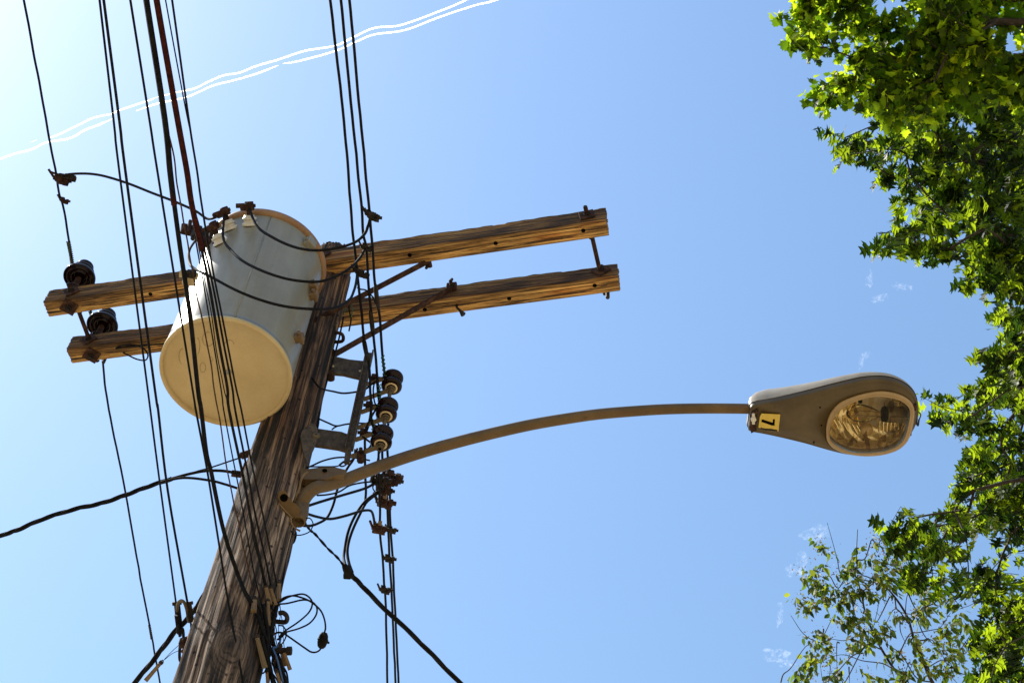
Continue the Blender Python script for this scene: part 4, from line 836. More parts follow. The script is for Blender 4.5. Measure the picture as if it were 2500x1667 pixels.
def wedge(label, a, b, w, z, mat='tan', bail=True, dz=-.03):
    A, B = clear(at(*a, z), .02), clear(at(*b, z+dz), .02); t = (B-A).normalized(); s = ray(*a).normalized().cross(t).normalized(); n_ = t.cross(s); hw = pxr(w*.85, A)
    th = thing('wedge_clamp', A, label, 'cable clamp', 'wedge clamps and tags at the pole'); m = MB()
    vs = [A-s*hw*.75, A+s*hw*.75, B+s*hw, B-s*hw]; m.prism([v-n_*hw*.6 for v in vs], n_*hw*1.2); m.box(A+(B-A)*.5-n_*hw*.7, (B-A).length*.86, hw*.8, hw*.5, t, s, n_); obj('clamp_body', m, mat, th)
    if bail: m = MB(); m.tube([A-s*hw*.6, A-t*hw*1.6-s*hw*.3, A-t*hw*1.6+s*hw*.3, A+s*hw*.6], .0022, 6, 4); m.box(A-t*hw*.4, hw*1.1, hw*2, hw*1.4, t, s, n_); obj('bail', m, 'darksteel', th)
    return th
wedge('upper left of the tan wedge clamps on the pole', (650, 1434), (659, 1474), 14, 5.45)
wedge('tan wedge clamp slanting down just right of the upper left one', (661, 1436), (673, 1476), 12, 5.44)
wedge('tan wedge clamp topmost on the right edge of the pole', (682, 1424), (682, 1466), 13, 5.48)
wedge('tan wedge clamp lowest in the column on the pole face', (655, 1468), (656, 1526), 11, 5.36)
wedge('yellow green banded clamp at the end of the thickest overhead cable', (622, 1465), (619, 1492), 17, 5.40, 'tan')
t = thing('cable_collar', at(624, 1468, 5.4), 'green and white collar where the thickest overhead cable meets the pole', 'collar')
m = MB(); m.cyl(at(616, 1474, 5.385), at(627, 1470, 5.385), .016, 10); obj('green_band', m, 'green', t); m = MB(); m.cyl(at(614, 1486, 5.37), at(622, 1490, 5.37), .012, 10); obj('white_band', m, 'white', t); m = MB(); m.cyl(at(614, 1462, 5.39), at(628, 1458, 5.39), .014, 10); obj('black_band', m, 'ink', t)
wedge('long brown conduit clamp leaning at the right of the big knot', (628, 1556), (647, 1630), 16, 5.22, 'galv', dz=-.08)
wedge('broad tan tag plate hanging below the horizontal bolt', (684, 1578), (698, 1624), 15, 5.21)
wedge('rightmost tan tag plate below the horizontal bolt', (694, 1592), (708, 1634), 12, 5.19, bail=False)
wedge('tan clamp at the bottom edge right of the pole', (651, 1638), (656, 1690), 11, 5.08)
wedge('narrow tan clamp at the bottom edge, further right than its neighbour', (676, 1640), (690, 1690), 11, 5.08)
wedge('tan wedge clamp on the lower left twisted cable', (392, 1618), (356, 1660), 13, 5.40)
DG = 'cables bunched down the right side of the pole foot'
def dn(lb, q, w, z, mat='cable', tr_=C6): return J(lb, q, w, z, mat=mat, group=DG, tr_=tr_)
dn('black cable continuing from the collar diagonally down the pole', [(1080, 640), (1130, 740), (1200, 950), (1290, 1160), (1380, 1400), (1450, 1560), (1520, 1750)], 9, (5.37, 5.05))
dn('black cable bowing left then right at the foot of the wedge clamps', [(1370, 600), (1345, 700), (1310, 850), (1290, 960), (1330, 1120), (1380, 1250), (1430, 1400), (1480, 1560), (1530, 1700)], 8, (5.42, 5.05))
dn('black cable hugging the lower pole edge', [(1200, 620), (1230, 800), (1260, 1000), (1250, 1200), (1290, 1400), (1320, 1600)], 10, (5.4, 5.05))
dn('black cable straight down beside the tag plates', [(1300, 1000), (1340, 1150), (1400, 1300), (1440, 1450), (1490, 1600)], 11, (5.28, 5.05))
dn('black cable crossing behind the lowest tan clamps', [(1180, 1000), (1220, 1200), (1260, 1380), (1330, 1560), (1360, 1700)], 12, (5.25, 5.02))
dn('blue edged cable beside the tag plates', [(1410, 1030), (1395, 1090), (1360, 1130), (1320, 1150), (1360, 1250), (1400, 1400), (1440, 1560)], 5, (5.26, 5.06), 'blue')
dn('black cable outermost at the bottom edge right of the tags', [(1450, 1380), (1485, 1450), (1500, 1560), (1510, 1700)], 5, (5.15, 5.05))
dn('short black cable loop above the tag plates', [(1300, 1010), (1330, 975), (1380, 955), (1430, 960), (1450, 975), (1410, 1020), (1370, 1040)], 5, 5.28)
dn('first thin wire hanging beside the hook', [(1330, 640), (1370, 740), (1330, 850), (1340, 1000), (1330, 1140), (1330, 1300)], 1.8, (5.4, 5.2), 'alu')
dn('second thin wire hanging beside the hook', [(1390, 600), (1410, 720), (1390, 850), (1385, 960), (1395, 1060)], 1.8, (5.42, 5.27), 'alu')
dn('third thin wire hanging beside the hook', [(1400, 610), (1420, 760), (1445, 900), (1440, 1000), (1455, 1150)], 2, (5.42, 5.24), 'alu')
dn('fourth thin twisted wire left of the hook', [(1360, 700), (1345, 850), (1360, 930), (1350, 1020), (1370, 1120)], 2.4, (5.38, 5.25), 'brownwire')
for k, (lb, q, w_, zz_) in enumerate((('thin cable arching between the tag plates and the hook', [(1250, 1000), (1300, 1090), (1380, 1120), (1450, 1060), (1480, 960), (1440, 880), (1380, 870)], 3.6, (5.3, 5.33)),
        ('thin cable curling out beside the lowest tan clamps', [(1180, 1380), (1160, 1440), (1200, 1445), (1240, 1410), (1290, 1430), (1350, 1500), (1400, 1600)], 4, (5.16, 5.08)),
        ('thin cable snaking from the collar toward the tag plates', [(1110, 600), (1170, 700), (1190, 850), (1230, 980), (1300, 1060), (1330, 1180), (1310, 1320), (1360, 1420), (1400, 1580)], 5, (5.38, 5.07)),
        ('second thin cable crossing the bunched cables at the pole foot', [(1330, 560), (1300, 680), (1340, 800), (1300, 920), (1250, 1060), (1290, 1200), (1240, 1340), (1270, 1500), (1250, 1640)], 5, (5.42, 5.05)),
        ('brown cable crossing the bunched cables at the pole foot', [(1260, 520), (1300, 640), (1270, 780), (1330, 900), (1310, 1050), (1350, 1220), (1330, 1380), (1380, 1520), (1370, 1660)], 5, (5.43, 5.05)))):
    dn(lb, q, w_, zz_, 'brownwire' if k == 4 else 'cable')
for lb, q, w_, zz_ in (('thin wire looping out beside the bolted connectors', [(985, 1300), (1010, 1380), (980, 1450), (1020, 1500), (1060, 1470), (1050, 1400)], 3.5, (6.5, 6.5)),
        ('thin wire dangling from the lowest spool insulator', [(1060, 1090), (1030, 1160), (1020, 1250), (1035, 1330), (1015, 1420)], 3.2, (6.45, 6.45)),
        ('thin wire from the lower rack bracket down to the lamp arm', [(700, 1200), (660, 1235), (700, 1245), (760, 1200), (800, 1160), (810, 1080)], 4, (6.3, 6.4)),
        ('thin wire hanging between the upper and lower rack brackets beside the channel', [(1000, 430), (985, 520), (1000, 640), (1045, 700), (1020, 800), (1055, 880)], 4, (6.7, 6.55))):
    J(lb, q, w_, zz_, tr_=C4)
# dead-end hardware left of the pole
t = thing('dead_end_bracket', at(458, 1575, 5.27), 'cluster of dark clips and straps holding two cables at the left edge of the pole', 'bracket')
for (a, b, z0, z1, w) in (((432, 1472), (438, 1530), 5.4, 5.36, 15), ((461, 1472), (468, 1518), 5.4, 5.36, 13)):
    A, B = at(*a, z0), at(*b, z1); m = MB(); m.box((A+B)/2, (B-A).length, pxr(w, A)*2, .016, B-A, (B-A).normalized().cross(ray(*a).normalized())); m.cyl(A, B, pxr(w*.7, A), 8); m.box(A, .012, pxr(w+8, A)*2, .012, B-A, (B-A).normalized().cross(ray(*a).normalized())); obj('cable_grip', m, 'darksteel', t)
m = MB(); m.tube([at(*q, 5.38) for q in C6([(160, 700), (165, 630), (185, 585), (215, 572), (250, 600), (278, 680), (295, 790), (310, 830)])], .006, 7, 4); obj('loop_wire', m, 'galv', t)
m = MB(); m.tube([at(*q, 5.33) for q in C6([(180, 860), (195, 1000), (205, 920), (230, 920), (235, 1030), (200, 1100), (190, 1200), (195, 1290), (230, 1315), (250, 1260), (245, 1150)])], .0055, 7, 4); m.cyl(at(434, 1500, 5.36), at(440, 1545, 5.33), .013, 8); obj('strap', m, 'cable', t)
m = MB(); m.box(at(455, 1570, 5.27), .05, .03, .03); m.tube([at(*q, 5.27) for q in C6([(235, 1080), (250, 1040), (310, 1022), (350, 1040)])], .008, 7, 4); m.cyl(at(447, 1590, 5.26), at(470, 1572, 5.26), .010, 8); m.box(at(461, 1580, 5.26), .035, .05, .022); obj('anchor_plate', m, 'rust', t)
m = MB(); m.tube([at(*q, 5.34) for q in C6([(325, 830), (330, 900), (345, 990)])], .0035, 6, 3); m.tube([at(*q, 5.35) for q in C6([(5, 1280), (100, 1180), (190, 1100)])], .0012, 5, 3); m.tube([at(*q, 5.35) for q in C6([(5, 1285), (100, 1210), (200, 1165)])], .0012, 5, 3); obj('thin_wire', m, 'cable', t)

# ------------------------------------------------------------------ trees
def side_outline(pts):
    """half outline (x>=0) from base to tip -> verts, faces of a folded leaf of unit length"""
    V = []; F = []; n = len(pts)
    ys = [max(0, min(1, p[1])) for p in pts]
    for i in range(1, n): ys[i] = max(ys[i], ys[i-1])
    V += [(0, y) for y in ys]
    for sgn in (1, -1):
        o = len(V); V += [(sgn*p[0], p[1]) for p in pts]
        for i in range(n-1):
            q = (i, i+1, o+i+1, o+i) if sgn < 0 else (i, o+i, o+i+1, i+1)
            F.append(q)
    return np.array(V, float), F
OAK = side_outline([(.005, 0), (.05, .08), (.16, .12), (.30, .18), (.16, .22), (.10, .28), (.11, .36), (.30, .38), (.50, .52), (.34, .50), (.30, .60), (.13, .52), (.11, .60), (.22, .64), (.36, .82), (.20, .76), (.09, .76), (.08, .84), (.01, 1.0)])
BRD = side_outline([(.01, 0), (.22, -.07), (.44, .00), (.39, .12), (.43, .22), (.62, .42), (.45, .44), (.33, .50), (.25, .60), (.30, .74), (.12, .82), (.01, 1.0)])
OVA = side_outline([(.005, 0), (.13, .12), (.22, .32), (.21, .52), (.11, .78), (.005, 1.0)])
def leaves_mesh(name, shapes, P, T, Nn, S, mat, parent, fold=.35, curl=.35):
    """P positions, T tip directions, Nn normals, S sizes (arrays)"""
    allv = []; faces = []; o = 0
    for i in range(len(P)):
        V, F = shapes; t = T[i]/np.linalg.norm(T[i]); nn = Nn[i]-t*np.dot(Nn[i], t); nn /= np.linalg.norm(nn)+1e-9; s = np.cross(t, nn)
        fo = fold*rng.uniform(.3, 1.3); cu = curl*rng.uniform(-.3, 1.3)
        x, y = V[:, 0:1], V[:, 1:2]; tw = rng.uniform(-.5, .5)
        z = -np.abs(x)*fo*-1 - cu*y*y + tw*x*y
        allv.append(P[i]+S[i]*(s*x+t*y+nn*z)); faces += [tuple(o+k for k in f) for f in F]; o += len(V)
    vs = np.concatenate(allv); base = np.array(WMX[parent.name].translation); vs = vs-base
    me = bpy.data.meshes.new(name); me.from_pydata([tuple(v) for v in vs.tolist()], [], faces); me.polygons.foreach_set('use_smooth', [True]*len(faces)); me.update()
    return link(name, me, mat, parent, Matrix.Translation(WMX[parent.name].translation))
def inpoly(x, y, poly):
    c = False; n = len(poly); j = n-1
    for i in range(n):
        xi, yi = poly[i]; xj, yj = poly[j]
        if (yi > y) != (yj > y) and x < (xj-xi)*(y-yi)/(yj-yi)+xi: c = not c
        j = i
    return c
def grow(anchors, targets, r_tip=.004, k=.45):
    """greedy branching: connects targets to the skeleton; returns list of (path, r0, r1) and parent table"""
    nodes = [Vector(a) for a in anchors]; par = [-1]*len(nodes); cost = [0.]*len(nodes)
    T = sorted(range(len(targets)), key=lambda i: min((targets[i]-a).length for a in nodes))
    for i in T:
        p = targets[i]; A = np.array([tuple(n_) for n_ in nodes]); d = np.linalg.norm(A-np.array(p), axis=1)+k*np.array(cost)
        j = int(d.argmin()); L = (nodes[j]-p).length; st = max(1, int(L/.35)); prev = j
        for s in range(1, st+1):
            q = nodes[j].lerp(p, s/st)
            if s < st: q = q+Vector((random.uniform(-1, 1), random.uniform(-1, 1), random.uniform(-.2, 1)))*L*.05
            nodes.append(q); par.append(prev); cost.append(cost[prev]+(q-nodes[prev]).length*.5); prev = len(nodes)-1
    w = [0]*len(nodes); ch = [[] for _ in nodes]
    for i in range(len(nodes)-1, -1, -1):
        if par[i] >= 0: ch[par[i]].append(i)
    for i in range(len(nodes)-1, -1, -1): w[i] = 1+sum(w[c] for c in ch[i]) if ch[i] else 1
    rad = [r_tip*(x**.42) for x in w]; return nodes, par, ch, rad
def branch_objs(root_obj, nodes, par, ch, rad, na, mat='bark', rmax=.09):
    """every limb leaving the trunk becomes one part"""
    for a in range(na):
        for c0 in ch[a]:
            if c0 < na: continue
            m = MB(); stack = [(a, c0)]
            while stack:
                p0, c = stack.pop(); path = [nodes[p0], nodes[c]]; rr_ = [min(rad[c], rmax), min(rad[c], rmax)]; cur = c
                while ch[cur]:
                    nx = max(ch[cur], key=lambda q: rad[q])
                    for q in ch[cur]:
                        if q != nx: stack.append((cur, q))
                    path.append(nodes[nx]); rr_.append(min(rad[nx], rmax)); cur = nx
                n_ = len(rr_); m.tube(path, lambda u, rr_=rr_, n_=n_: rr_[min(int(u*(n_-1)+.5), n_-1)], 6, 2)
            obj('branch', m, mat, root_obj, normals=False)
def tree(label, name, poly, holes, n_cl, d0, d1, base, trunk, shape, size, mat, per, clr, droop=.35, noise_cut=-.18, edge=None, nsc=.9, cat='tree', twr=.003, bias=0., tshare=.0):
    t = thing(name, base, label, cat)
    tp = [Vector(p) for p in trunk]; m = MB(); m.tube(tp, lambda u: .22*(1-u)+.05, 14, 6); obj('trunk', m, 'bark', t)
    xs = [p[0] for p in poly]; ys = [p[1] for p in poly]; C = []; tries = 0
    while len(C) < n_cl and tries < 200000:
        tries += 1; x, y = random.uniform(min(xs), max(xs)), random.uniform(min(ys), max(ys))
        if not inpoly(x, y, poly) or any(inpoly(x, y, h) for h in holes): continue
        off = x > 2560 or y < -60 or y > 1730
        if off and random.random() < .84: continue
        d = random.uniform(d0, d1); p = dep(x, y, d)
        if noise.noise(p*nsc) < noise_cut: continue
        C.append(p)
    if edge: C += [dep(x, y, random.uniform(d0, (d0+d1)/2)) for x, y in edge]
    nodes, par, ch, rad = grow(trunk[1:], C, twr)
    branch_objs(t, nodes, par, ch, rad, len(trunk)-1)
    P, T, Nn, S, TW = [], [], [], [], []
    for c in C:
        ow = Vector((c.x-base[0], c.y-base[1], 0)).normalized()*bias
        ax = (Vector((random.gauss(0, 1), random.gauss(0, 1), random.gauss(-.1, .5)))+ow*1.5).normalized(); L = clr*random.uniform(.7, 1.5)
        TW.append((c-ax*L*.4, c+ax*L*.5))
        for k in range(random.randint(int(per*.7), int(per*1.3))):
            f = random.random(); p = c+ax*L*(f-.4)
            o = Vector((random.gauss(0, 1), random.gauss(0, 1), random.gauss(0, .7))).normalized()
            p = p+o*clr*.35*random.random(); tip = (o*(1-.25*bias)+ax*.8+ow*.5+Vector((0, 0, -droop-random.random()*.4))).normalized()
            nn = Vector((random.gauss(0, .75), random.gauss(0, .75), 1)).normalized()
            P.append(tuple(p)); T.append(tuple(tip)); Nn.append(tuple(nn)); S.append(size*random.uniform(.6, 1.2))
    m = MB()
    for a_, b_ in TW: m.tube([a_, a_.lerp(b_, .5)+Vector((0, 0, .01)), b_], lambda u: .0042-.0025*u, 4, 1)
    tag(obj('twig', m, 'bark', t, normals=False), kind='stuff')
    leaves_mesh('crown', shape, np.array(P), np.array(T), np.array(Nn), np.array(S), mat, t)
    print(name, len(C), 'clusters', len(P), 'leaves'); return t, C
polyA = [(1944, -10), (1919, 60), (1929, 105), (1954, 135), (2004, 142), (2044, 140), (2074, 160), (2079, 185), (2034, 205), (1979, 225), (1959, 250), (1994, 262), (2034, 255), (2064, 225), (2114, 235), (2154, 275), (2204, 300), (2264, 280), (2324, 265), (2424, 240), (2494, 262), (2564, 290), (3000, 260), (3000, -300), (2100, -300), (1960, -120)]
polyB = [(2150, 270), (2150, 330), (2090, 340), (2085, 375), (2105, 395), (2150, 410), (2175, 465), (2220, 480), (2245, 455), (2255, 520), (2210, 560), (2188, 600), (2213, 635), (2283, 625), (2328, 660), (2353, 690), (2448, 705), (2453, 800), (2440, 850), (2453, 905), (2388, 945), (2313, 985), (2328, 1020), (2368, 1060), (2376, 1120), (2370, 1215), (2308, 1265), (2238, 1270), (2220, 1310), (2228, 1350), (2248, 1390), (2270, 1420), (2348, 1425), (2393, 1445), (2428, 1490), (2403, 1530), (2398, 1600), (2383, 1660), (2378, 1800), (3050, 1900), (3050, 100), (2420, 180), (2220, 200)]
holesB = [[(2310, 275), (2440, 290), (2445, 322), (2400, 330), (2360, 322), (2315, 320)], [(2360, 1300), (2450, 1295), (2462, 1340), (2420, 1385), (2370, 1375)]]
tree('broad leaved tree with bright backlit yellow green leaves at the top right corner', 'broadleaf_tree', polyA, [], 430, 9.2, 9.95, (7.6, .6, 0),
     [(7.6, .6, 0), (7.3, .7, 3), (6.9, .8, 6), (6.2, .9, 9), (5.4, 1.2, 11.5)], BRD, .068, 'leafA', 16, .15, noise_cut=-.12, nsc=1.9)
tree('oak with spiky lobed leaves filling the right edge below the corner foliage', 'oak_tree', polyB, holesB, 900, 10.5, 14.0, (10.5, 5.5, 0),
     [(10.5, 5.5, 0), (10.3, 5.4, 3), (9.8, 5.2, 6), (9.3, 5.0, 9), (8.6, 4.6, 12)], OAK, .136, 'leafB', 10, .21, noise_cut=-.08, nsc=1.5, twr=.0045, bias=1., droop=.6, edge=[(2055, 340), (2065, 380), (2175, 580), (2290, 990), (2310, 1030), (2225, 1265), (2210, 1300)])
# small open tree at the lower right
cB = lambda l: [(1880+x/3.219, 1180+y/3.219) for x, y in l]
tc = thing('slender_tree', (9.0, 13.5, 0), 'slender open tree with thin bare twigs and small leaf clumps at the lower right', 'tree')
dC = 15.5
def dC_(x, y): return 15.3+.7*noise.noise((x*.01, y*.01, 3))
def pC(l): return [dep(x, y, dC_(x, y)) for x, y in cB(l)]
mains = [([(1900, 2500), (1500, 1900), (1280, 1567), (1200, 1380), (1130, 1220), (1080, 1050), (980, 890), (880, 790), (760, 730), (690, 720)], 9),
         ([(1500, 2300), (1250, 1850), (1060, 1567), (950, 1420), (850, 1250), (760, 1050), (720, 880), (690, 740), (680, 560), (688, 360)], 7.5)]
subs = [[(690, 740), (600, 730), (540, 745), (480, 765), (420, 720), (340, 690)], [(680, 660), (600, 640), (520, 580), (430, 470)], [(870, 1300), (740, 1320), (600, 1400), (470, 1490), (350, 1567)],
        [(840, 1230), (740, 1205), (600, 1212), (480, 1215)], [(480, 1215), (400, 1205), (280, 1180), (145, 1130)], [(1090, 1100), (980, 1097), (870, 1110)], [(960, 1450), (860, 1400), (740, 1330), (600, 1300), (460, 1270)],
        [(1280, 1560), (1150, 1450), (1030, 1360), (940, 1240), (900, 1150)], [(700, 870), (780, 850), (860, 845), (960, 850)], [(1080, 1060), (1090, 950), (1100, 860), (1130, 790)], [(1110, 1090), (1180, 1030), (1260, 975), (1400, 950), (1520, 945), (1660, 990)],
        [(690, 600), (740, 560), (800, 500), (850, 420), (878, 325)], [(800, 500), (880, 410), (990, 320)], [(1010, 1350), (1060, 1290), (1140, 1250), (1250, 1170), (1340, 1110), (1420, 1040)], [(1190, 1330), (1260, 1340), (1340, 1420), (1430, 1480), (1500, 1567)],
        [(1360, 1567), (1390, 1480), (1450, 1380), (1540, 1280), (1600, 1200)], [(760, 1050), (700, 1045), (600, 1050), (540, 1020)], [(420, 1140), (440, 1080), (500, 980)], [(85, 1560), (130, 1450), (200, 1400), (300, 1330), (400, 1240)],
        [(740, 800), (800, 880), (850, 1010), (855, 1120)], [(940, 890), (870, 960), (820, 1030)], [(1020, 1080), (1015, 1200), (1025, 1330)], [(730, 1330), (620, 1450), (470, 1400), (380, 1420)], [(545, 1250), (540, 1340), (535, 1460)], [(1080, 850), (1180, 960), (1250, 1080)], [(1150, 1050), (1260, 1150), (1330, 1260)],
        [(1180, 1230), (1290, 1300), (1400, 1430)], [(980, 900), (1060, 960), (1150, 1040), (1240, 1160)], [(800, 770), (700, 780), (620, 790)], [(440, 1400), (445, 1500), (455, 1600)], [(620, 1440), (630, 1567)], [(1100, 1400), (1080, 1500), (1060, 1567)]]
for q, w in mains:
    P = pC(q); r0 = pxr(w, P[2]); m = MB(); m.tube(P, lambda u: r0*(1.25-1.05*u), 8, 6); obj('branch', m, 'bark', tc)
m = MB(); a = pC([(1900, 2500)])[0]; m.tube([(9.0, 13.5, 0), (8.9, 13.3, 3), (a.x+.3, a.y+.2, a.z-1.0), a], lambda u: .14*(1-u)+.05, 12, 6); m.tube([(a.x+.3, a.y+.2, a.z-1.0), pC([(1500, 2300)])[0]], .05, 8, 2); obj('trunk', m, 'bark', tc)
for q in subs:
    P = pC(q); m = MB(); P = [P[0]]+[p+Vector((random.gauss(0, .02), random.gauss(0, .12), random.gauss(0, .02))) for p in P[1:]]; r0 = pxr(3.6, P[0]); m.tube(P, lambda u: r0*(1-.7*u), 6, 6); obj('twig', m, 'bark', tc)
cl = [(440, 500), (415, 490), (600, 660), (640, 650), (580, 700), (300, 660), (350, 700), (370, 760), (340, 800), (300, 780), (400, 800), (280, 900), (240, 950), (310, 940), (350, 980), (560, 840), (520, 850), (600, 860), (570, 940), (630, 920), (660, 830), (520, 1020), (580, 1060), (540, 1100), (450, 900), (430, 940), (690, 1100), (740, 1110), (780, 1170), (660, 1150), (640, 1260), (700, 1280), (740, 1240), (620, 1320), (330, 1180), (300, 1190), (440, 1230), (400, 1260), (300, 1340), (340, 1380), (420, 1370), (470, 1350), (380, 1310), (230, 1500), (280, 1520), (250, 1440), (310, 1470), (530, 1500), (560, 1540), (480, 1510), (890, 430), (930, 450), (860, 470), (790, 560), (780, 620), (830, 640), (760, 510), (960, 520), (1000, 590), (980, 640), (880, 640), (920, 680), (1000, 690), (900, 760), (850, 770), (960, 770), (1040, 760), (1100, 740), (1080, 780), (930, 820), (890, 850), (1150, 970), (1200, 1000), (1170, 1020), (1220, 980), (980, 1030), (1020, 1060), (760, 1010), (800, 1020), (850, 1130), (880, 1180), (920, 1200), (950, 1340), (960, 1370), (1180, 1390), (1200, 1400), (1150, 1410), (1020, 1470), (1080, 1490), (1050, 1530), (770, 1510), (790, 1540), (1150, 1220), (1120, 1230), (1320, 850), (1360, 870), (1300, 890), (1390, 920), (1230, 870), (1200, 880), (1470, 970), (1490, 1030), (1450, 1060), (1400, 1120), (1380, 1160), (1510, 1160), (1440, 1190), (1330, 1200), (1360, 1260), (1320, 1290), (1330, 1350), (1400, 1330), (1450, 1350), (1400, 1500), (1420, 1440), (1290, 1470), (1260, 1480), (1010, 1560), (930, 1560), (740, 800), (720, 870), (750, 880), (1500, 1420), (1540, 1050), (1180, 820), (1500, 1300), (1250, 1000), (630, 1000), (500, 800), (640, 780), (690, 640), (380, 850)]
cl2 = [(x+random.gauss(0, 12), y+random.gauss(0, 12)) for x, y in cl for _ in range(1)]
P, T, Nn, S = [], [], [], []; sP, sT, sN, sS = [], [], [], []
for (x, y) in cl2:
    xx, yy = cB([(x, y)])[0]; c = dep(xx, yy, dC_(xx, yy)+random.gauss(0, .15)); ax = Vector((random.gauss(0, 1), random.gauss(0, 1), -.4)).normalized()
    for k in range(random.randint(9, 15)):
        o = Vector((random.gauss(0, 1), random.gauss(0, 1), random.gauss(0, .5))).normalized(); p = c+ax*.14*random.uniform(-.7, .9)+o*.06*random.random()
        P.append(tuple(p)); T.append(tuple((o*.8+ax*.5+Vector((0, 0, -.9))).normalized())); Nn.append((random.gauss(0, .8), random.gauss(0, .8), .6)); S.append(.098*random.uniform(.6, 1.25))
    if random.random() < .6:
        for k in range(22):
            o = Vector((random.gauss(0, 1), random.gauss(0, 1), random.gauss(0, 1)))*.055; sP.append(tuple(c+o)); sT.append((random.gauss(0, 1), random.gauss(0, 1), random.gauss(0, 1))); sN.append((random.gauss(0, 1), random.gauss(0, 1), random.gauss(0, 1))); sS.append(random.uniform(.018, .034))
leaves_mesh('crown', OVA, np.array(P), np.array(T), np.array(Nn), np.array(S), 'leafC', tc)
leaves_mesh('seed_cluster', OVA, np.array(sP), np.array(sT), np.array(sN), np.array(sS), 'seed', tc)

# ------------------------------------------------------------------ contrails and small clouds
def m_cont(n, b):
    o = n.nodes['Material Output']; b.inputs['Base Color'].default_value = (.97, .97, .97, 1); b.inputs['Roughness'].default_value = 1; b.inputs['Specular IOR Level'].default_value = 0
    t = N(n, 'ShaderNodeBsdfTranslucent'); t.inputs[0].default_value = (.98, .98, .98, 1); mx = N(n, 'ShaderNodeAddShader')
    n.links.new(b.outputs[0], mx.inputs[0]); n.links.new(t.outputs[0], mx.inputs[1])
    lw = N(n, 'ShaderNodeLayerWeight'); lw.inputs[0].default_value = .5; tr_ = N(n, 'ShaderNodeBsdfTransparent'); m2 = N(n, 'ShaderNodeMixShader')
    rp = ramp(n, lw.outputs['Facing'], [(.15, (.9, .9, .9)), (.95, (0, 0, 0))]); n.links.new(rp, m2.inputs[0]); n.links.new(tr_.outputs[0], m2.inputs[1]); n.links.new(mx.outputs[0], m2.inputs[2]); n.links.new(m2.outputs[0], o.inputs[0])
MAT['contrail'] = M('contrail_ice', build=m_cont)
def contrail(label, segs):
    root = thing('contrail', dep(*segs[0][0][0], 600), label, 'contrail', 'thin wavy white contrails')
    for pts, w in segs:
        m = MB(); r = w*.42*600/FPX; m.tube([dep(a, b, 600) for a, b in pts], lambda u: r*(.25+.75*min(1, 12*u, 12*(1-u))), 16, 10); obj('trail', m, 'contrail', root)
contrail('upper of two thin wavy white trails crossing the sky at the top left', [([(120, 336), (138, 331), (186, 308), (226, 289), (250, 283), (274, 278), (293, 269), (354, 249), (383, 238)], 4.2), ([(383, 238), (431, 226), (473, 217), (505, 202), (545, 185), (585, 178), (625, 162), (680, 146), (744, 125), (819, 112), (866, 90), (914, 69), (978, 62), (1063, 32), (1127, 6), (1180, -20), (1400, -110), (1750, -230)], 4.6), ([(73, 348), (90, 342)], 2.5)])
contrail('lower of two thin wavy white trails crossing the sky at the top left', [([(-500, 560), (-250, 470), (-30, 398), (0, 388), (35, 376), (80, 364), (114, 348), (170, 338), (207, 318), (239, 306), (276, 290)], 4.8), ([(332, 271), (386, 253), (457, 237), (519, 210), (566, 198), (625, 181), (680, 160)], 4.4), ([(690, 156), (733, 149), (819, 125), (866, 104), (914, 85), (989, 74), (1074, 42), (1159, 14), (1230, -6), (1430, -90), (1780, -210)], 4.6)])
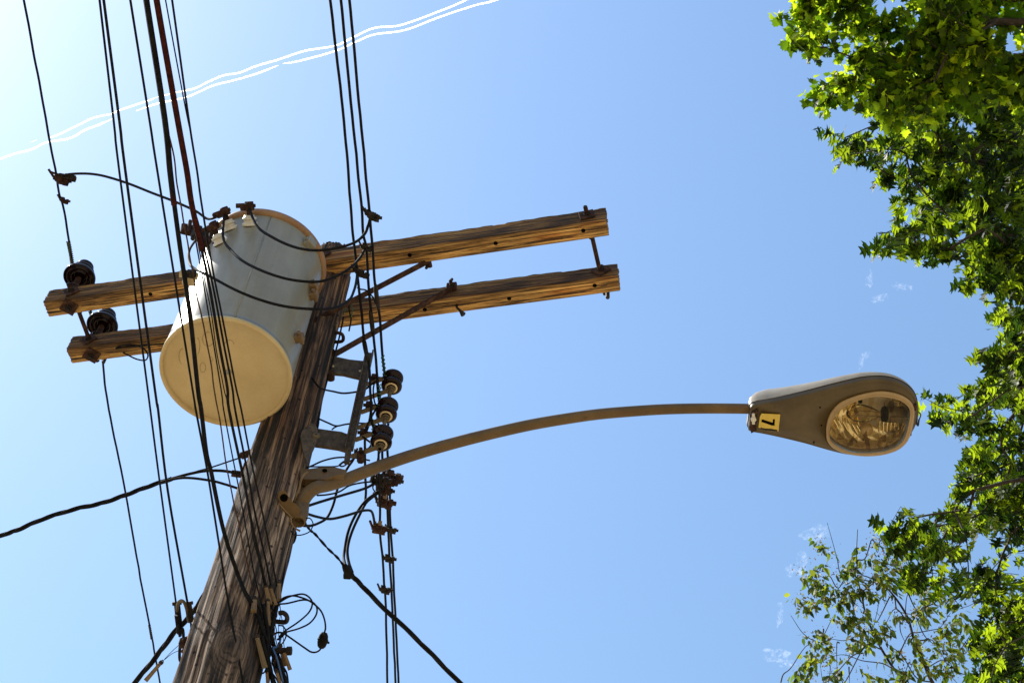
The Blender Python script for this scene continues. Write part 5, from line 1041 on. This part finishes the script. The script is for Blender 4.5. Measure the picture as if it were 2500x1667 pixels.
def m_cloud(n, b):
    o = n.nodes['Material Output']; g_ = tex(n, (1, 1, 1), .30, 4, .6, 'Object', .6); lw = N(n, 'ShaderNodeLayerWeight'); lw.inputs[0].default_value = .5
    inv = N(n, 'ShaderNodeMath', operation='SUBTRACT'); inv.inputs[0].default_value = 1.; n.links.new(lw.outputs['Facing'], inv.inputs[1])
    pw = N(n, 'ShaderNodeMath', operation='POWER'); pw.inputs[1].default_value = 2.6; n.links.new(inv.outputs[0], pw.inputs[0])
    rp = ramp(n, g_, [(.45, (0, 0, 0)), (.85, (.26, .26, .26))]); mu = N(n, 'ShaderNodeMath', operation='MULTIPLY'); n.links.new(rp, mu.inputs[0]); n.links.new(pw.outputs[0], mu.inputs[1])
    tr_ = N(n, 'ShaderNodeBsdfTransparent'); t = N(n, 'ShaderNodeBsdfTranslucent'); t.inputs[0].default_value = (.95, .95, .95, 1); d = N(n, 'ShaderNodeBsdfDiffuse'); d.inputs[0].default_value = (.95, .95, .95, 1); a1 = N(n, 'ShaderNodeAddShader')
    n.links.new(t.outputs[0], a1.inputs[0]); n.links.new(d.outputs[0], a1.inputs[1]); mx = N(n, 'ShaderNodeMixShader'); n.links.new(mu.outputs[0], mx.inputs[0]); n.links.new(tr_.outputs[0], mx.inputs[1]); n.links.new(a1.outputs[0], mx.inputs[2]); n.links.new(mx.outputs[0], o.inputs[0])
MAT['cloud'] = M('thin_cloud', build=m_cloud)
for (x, y, rx, ry, an, lb) in ((2122, 680, 6, 14, 0, 'faint upright wisp, uppermost of the small clouds near the foliage'), (2148, 728, 15, 8, -20, 'small bright wisp below the uppermost faint one'), (2200, 700, 16, 7, 10, 'very faint wisp nearest the oak leaves'),
                               (2112, 868, 9, 6, -30, 'tiny bright wisp just above the lamp head'), (2103, 884, 5, 12, 15, 'thin tail of cloud hanging above the lamp head'), (1996, 1300, 26, 14, -15, 'brightest small cloud below the lamp head'),
                               (1955, 1375, 10, 20, 10, 'upright puff left of the slender tree top'), (1928, 1390, 8, 10, 0, 'pale puff left of the upright one'), (1893, 1597, 22, 12, 0, 'small bright cloud near the bottom edge left of the slender tree'), (1920, 1618, 16, 8, 15, 'faint smear right below the bottom cloud'), (1903, 1500, 6, 18, 5, 'faint upright streak above the bottom cloud')):
    c = dep(x, y, 500); fw = ray(x, y).normalized(); rt = (RW @ Vector((1, 0, 0))); upv = (RW @ Vector((0, 1, 0))); a = R_(-an); A = rt*math.cos(a)+upv*math.sin(a); B = upv*math.cos(a)-rt*math.sin(a)
    bm = bmesh.new(); bmesh.ops.create_icosphere(bm, subdivisions=4, radius=1); s = 500/FPX*1.5; m = MB()
    for v in bm.verts:
        d_ = 1+.45*noise.noise(v.co*1.7+Vector((x, y, 0)))+.2*noise.noise(v.co*4+Vector((x, 0, y))); v.co *= d_
    bm.verts.index_update(); m.add([c+A*v.co.x*rx*s+B*v.co.y*ry*s+fw*v.co.z*min(rx, ry)*s for v in bm.verts], [tuple(v.index for v in f.verts) for f in bm.faces], True); bm.free()
    tag(obj('cloud', m, 'cloud'), lb, 'cloud', 'small wispy clouds in the right half of the sky')
print('tank dist', depth(TC), 'lamp depth', depth(HC), 'head len', (at(2243, 1000, ZL)-at(1828, 1000, ZL)).length)
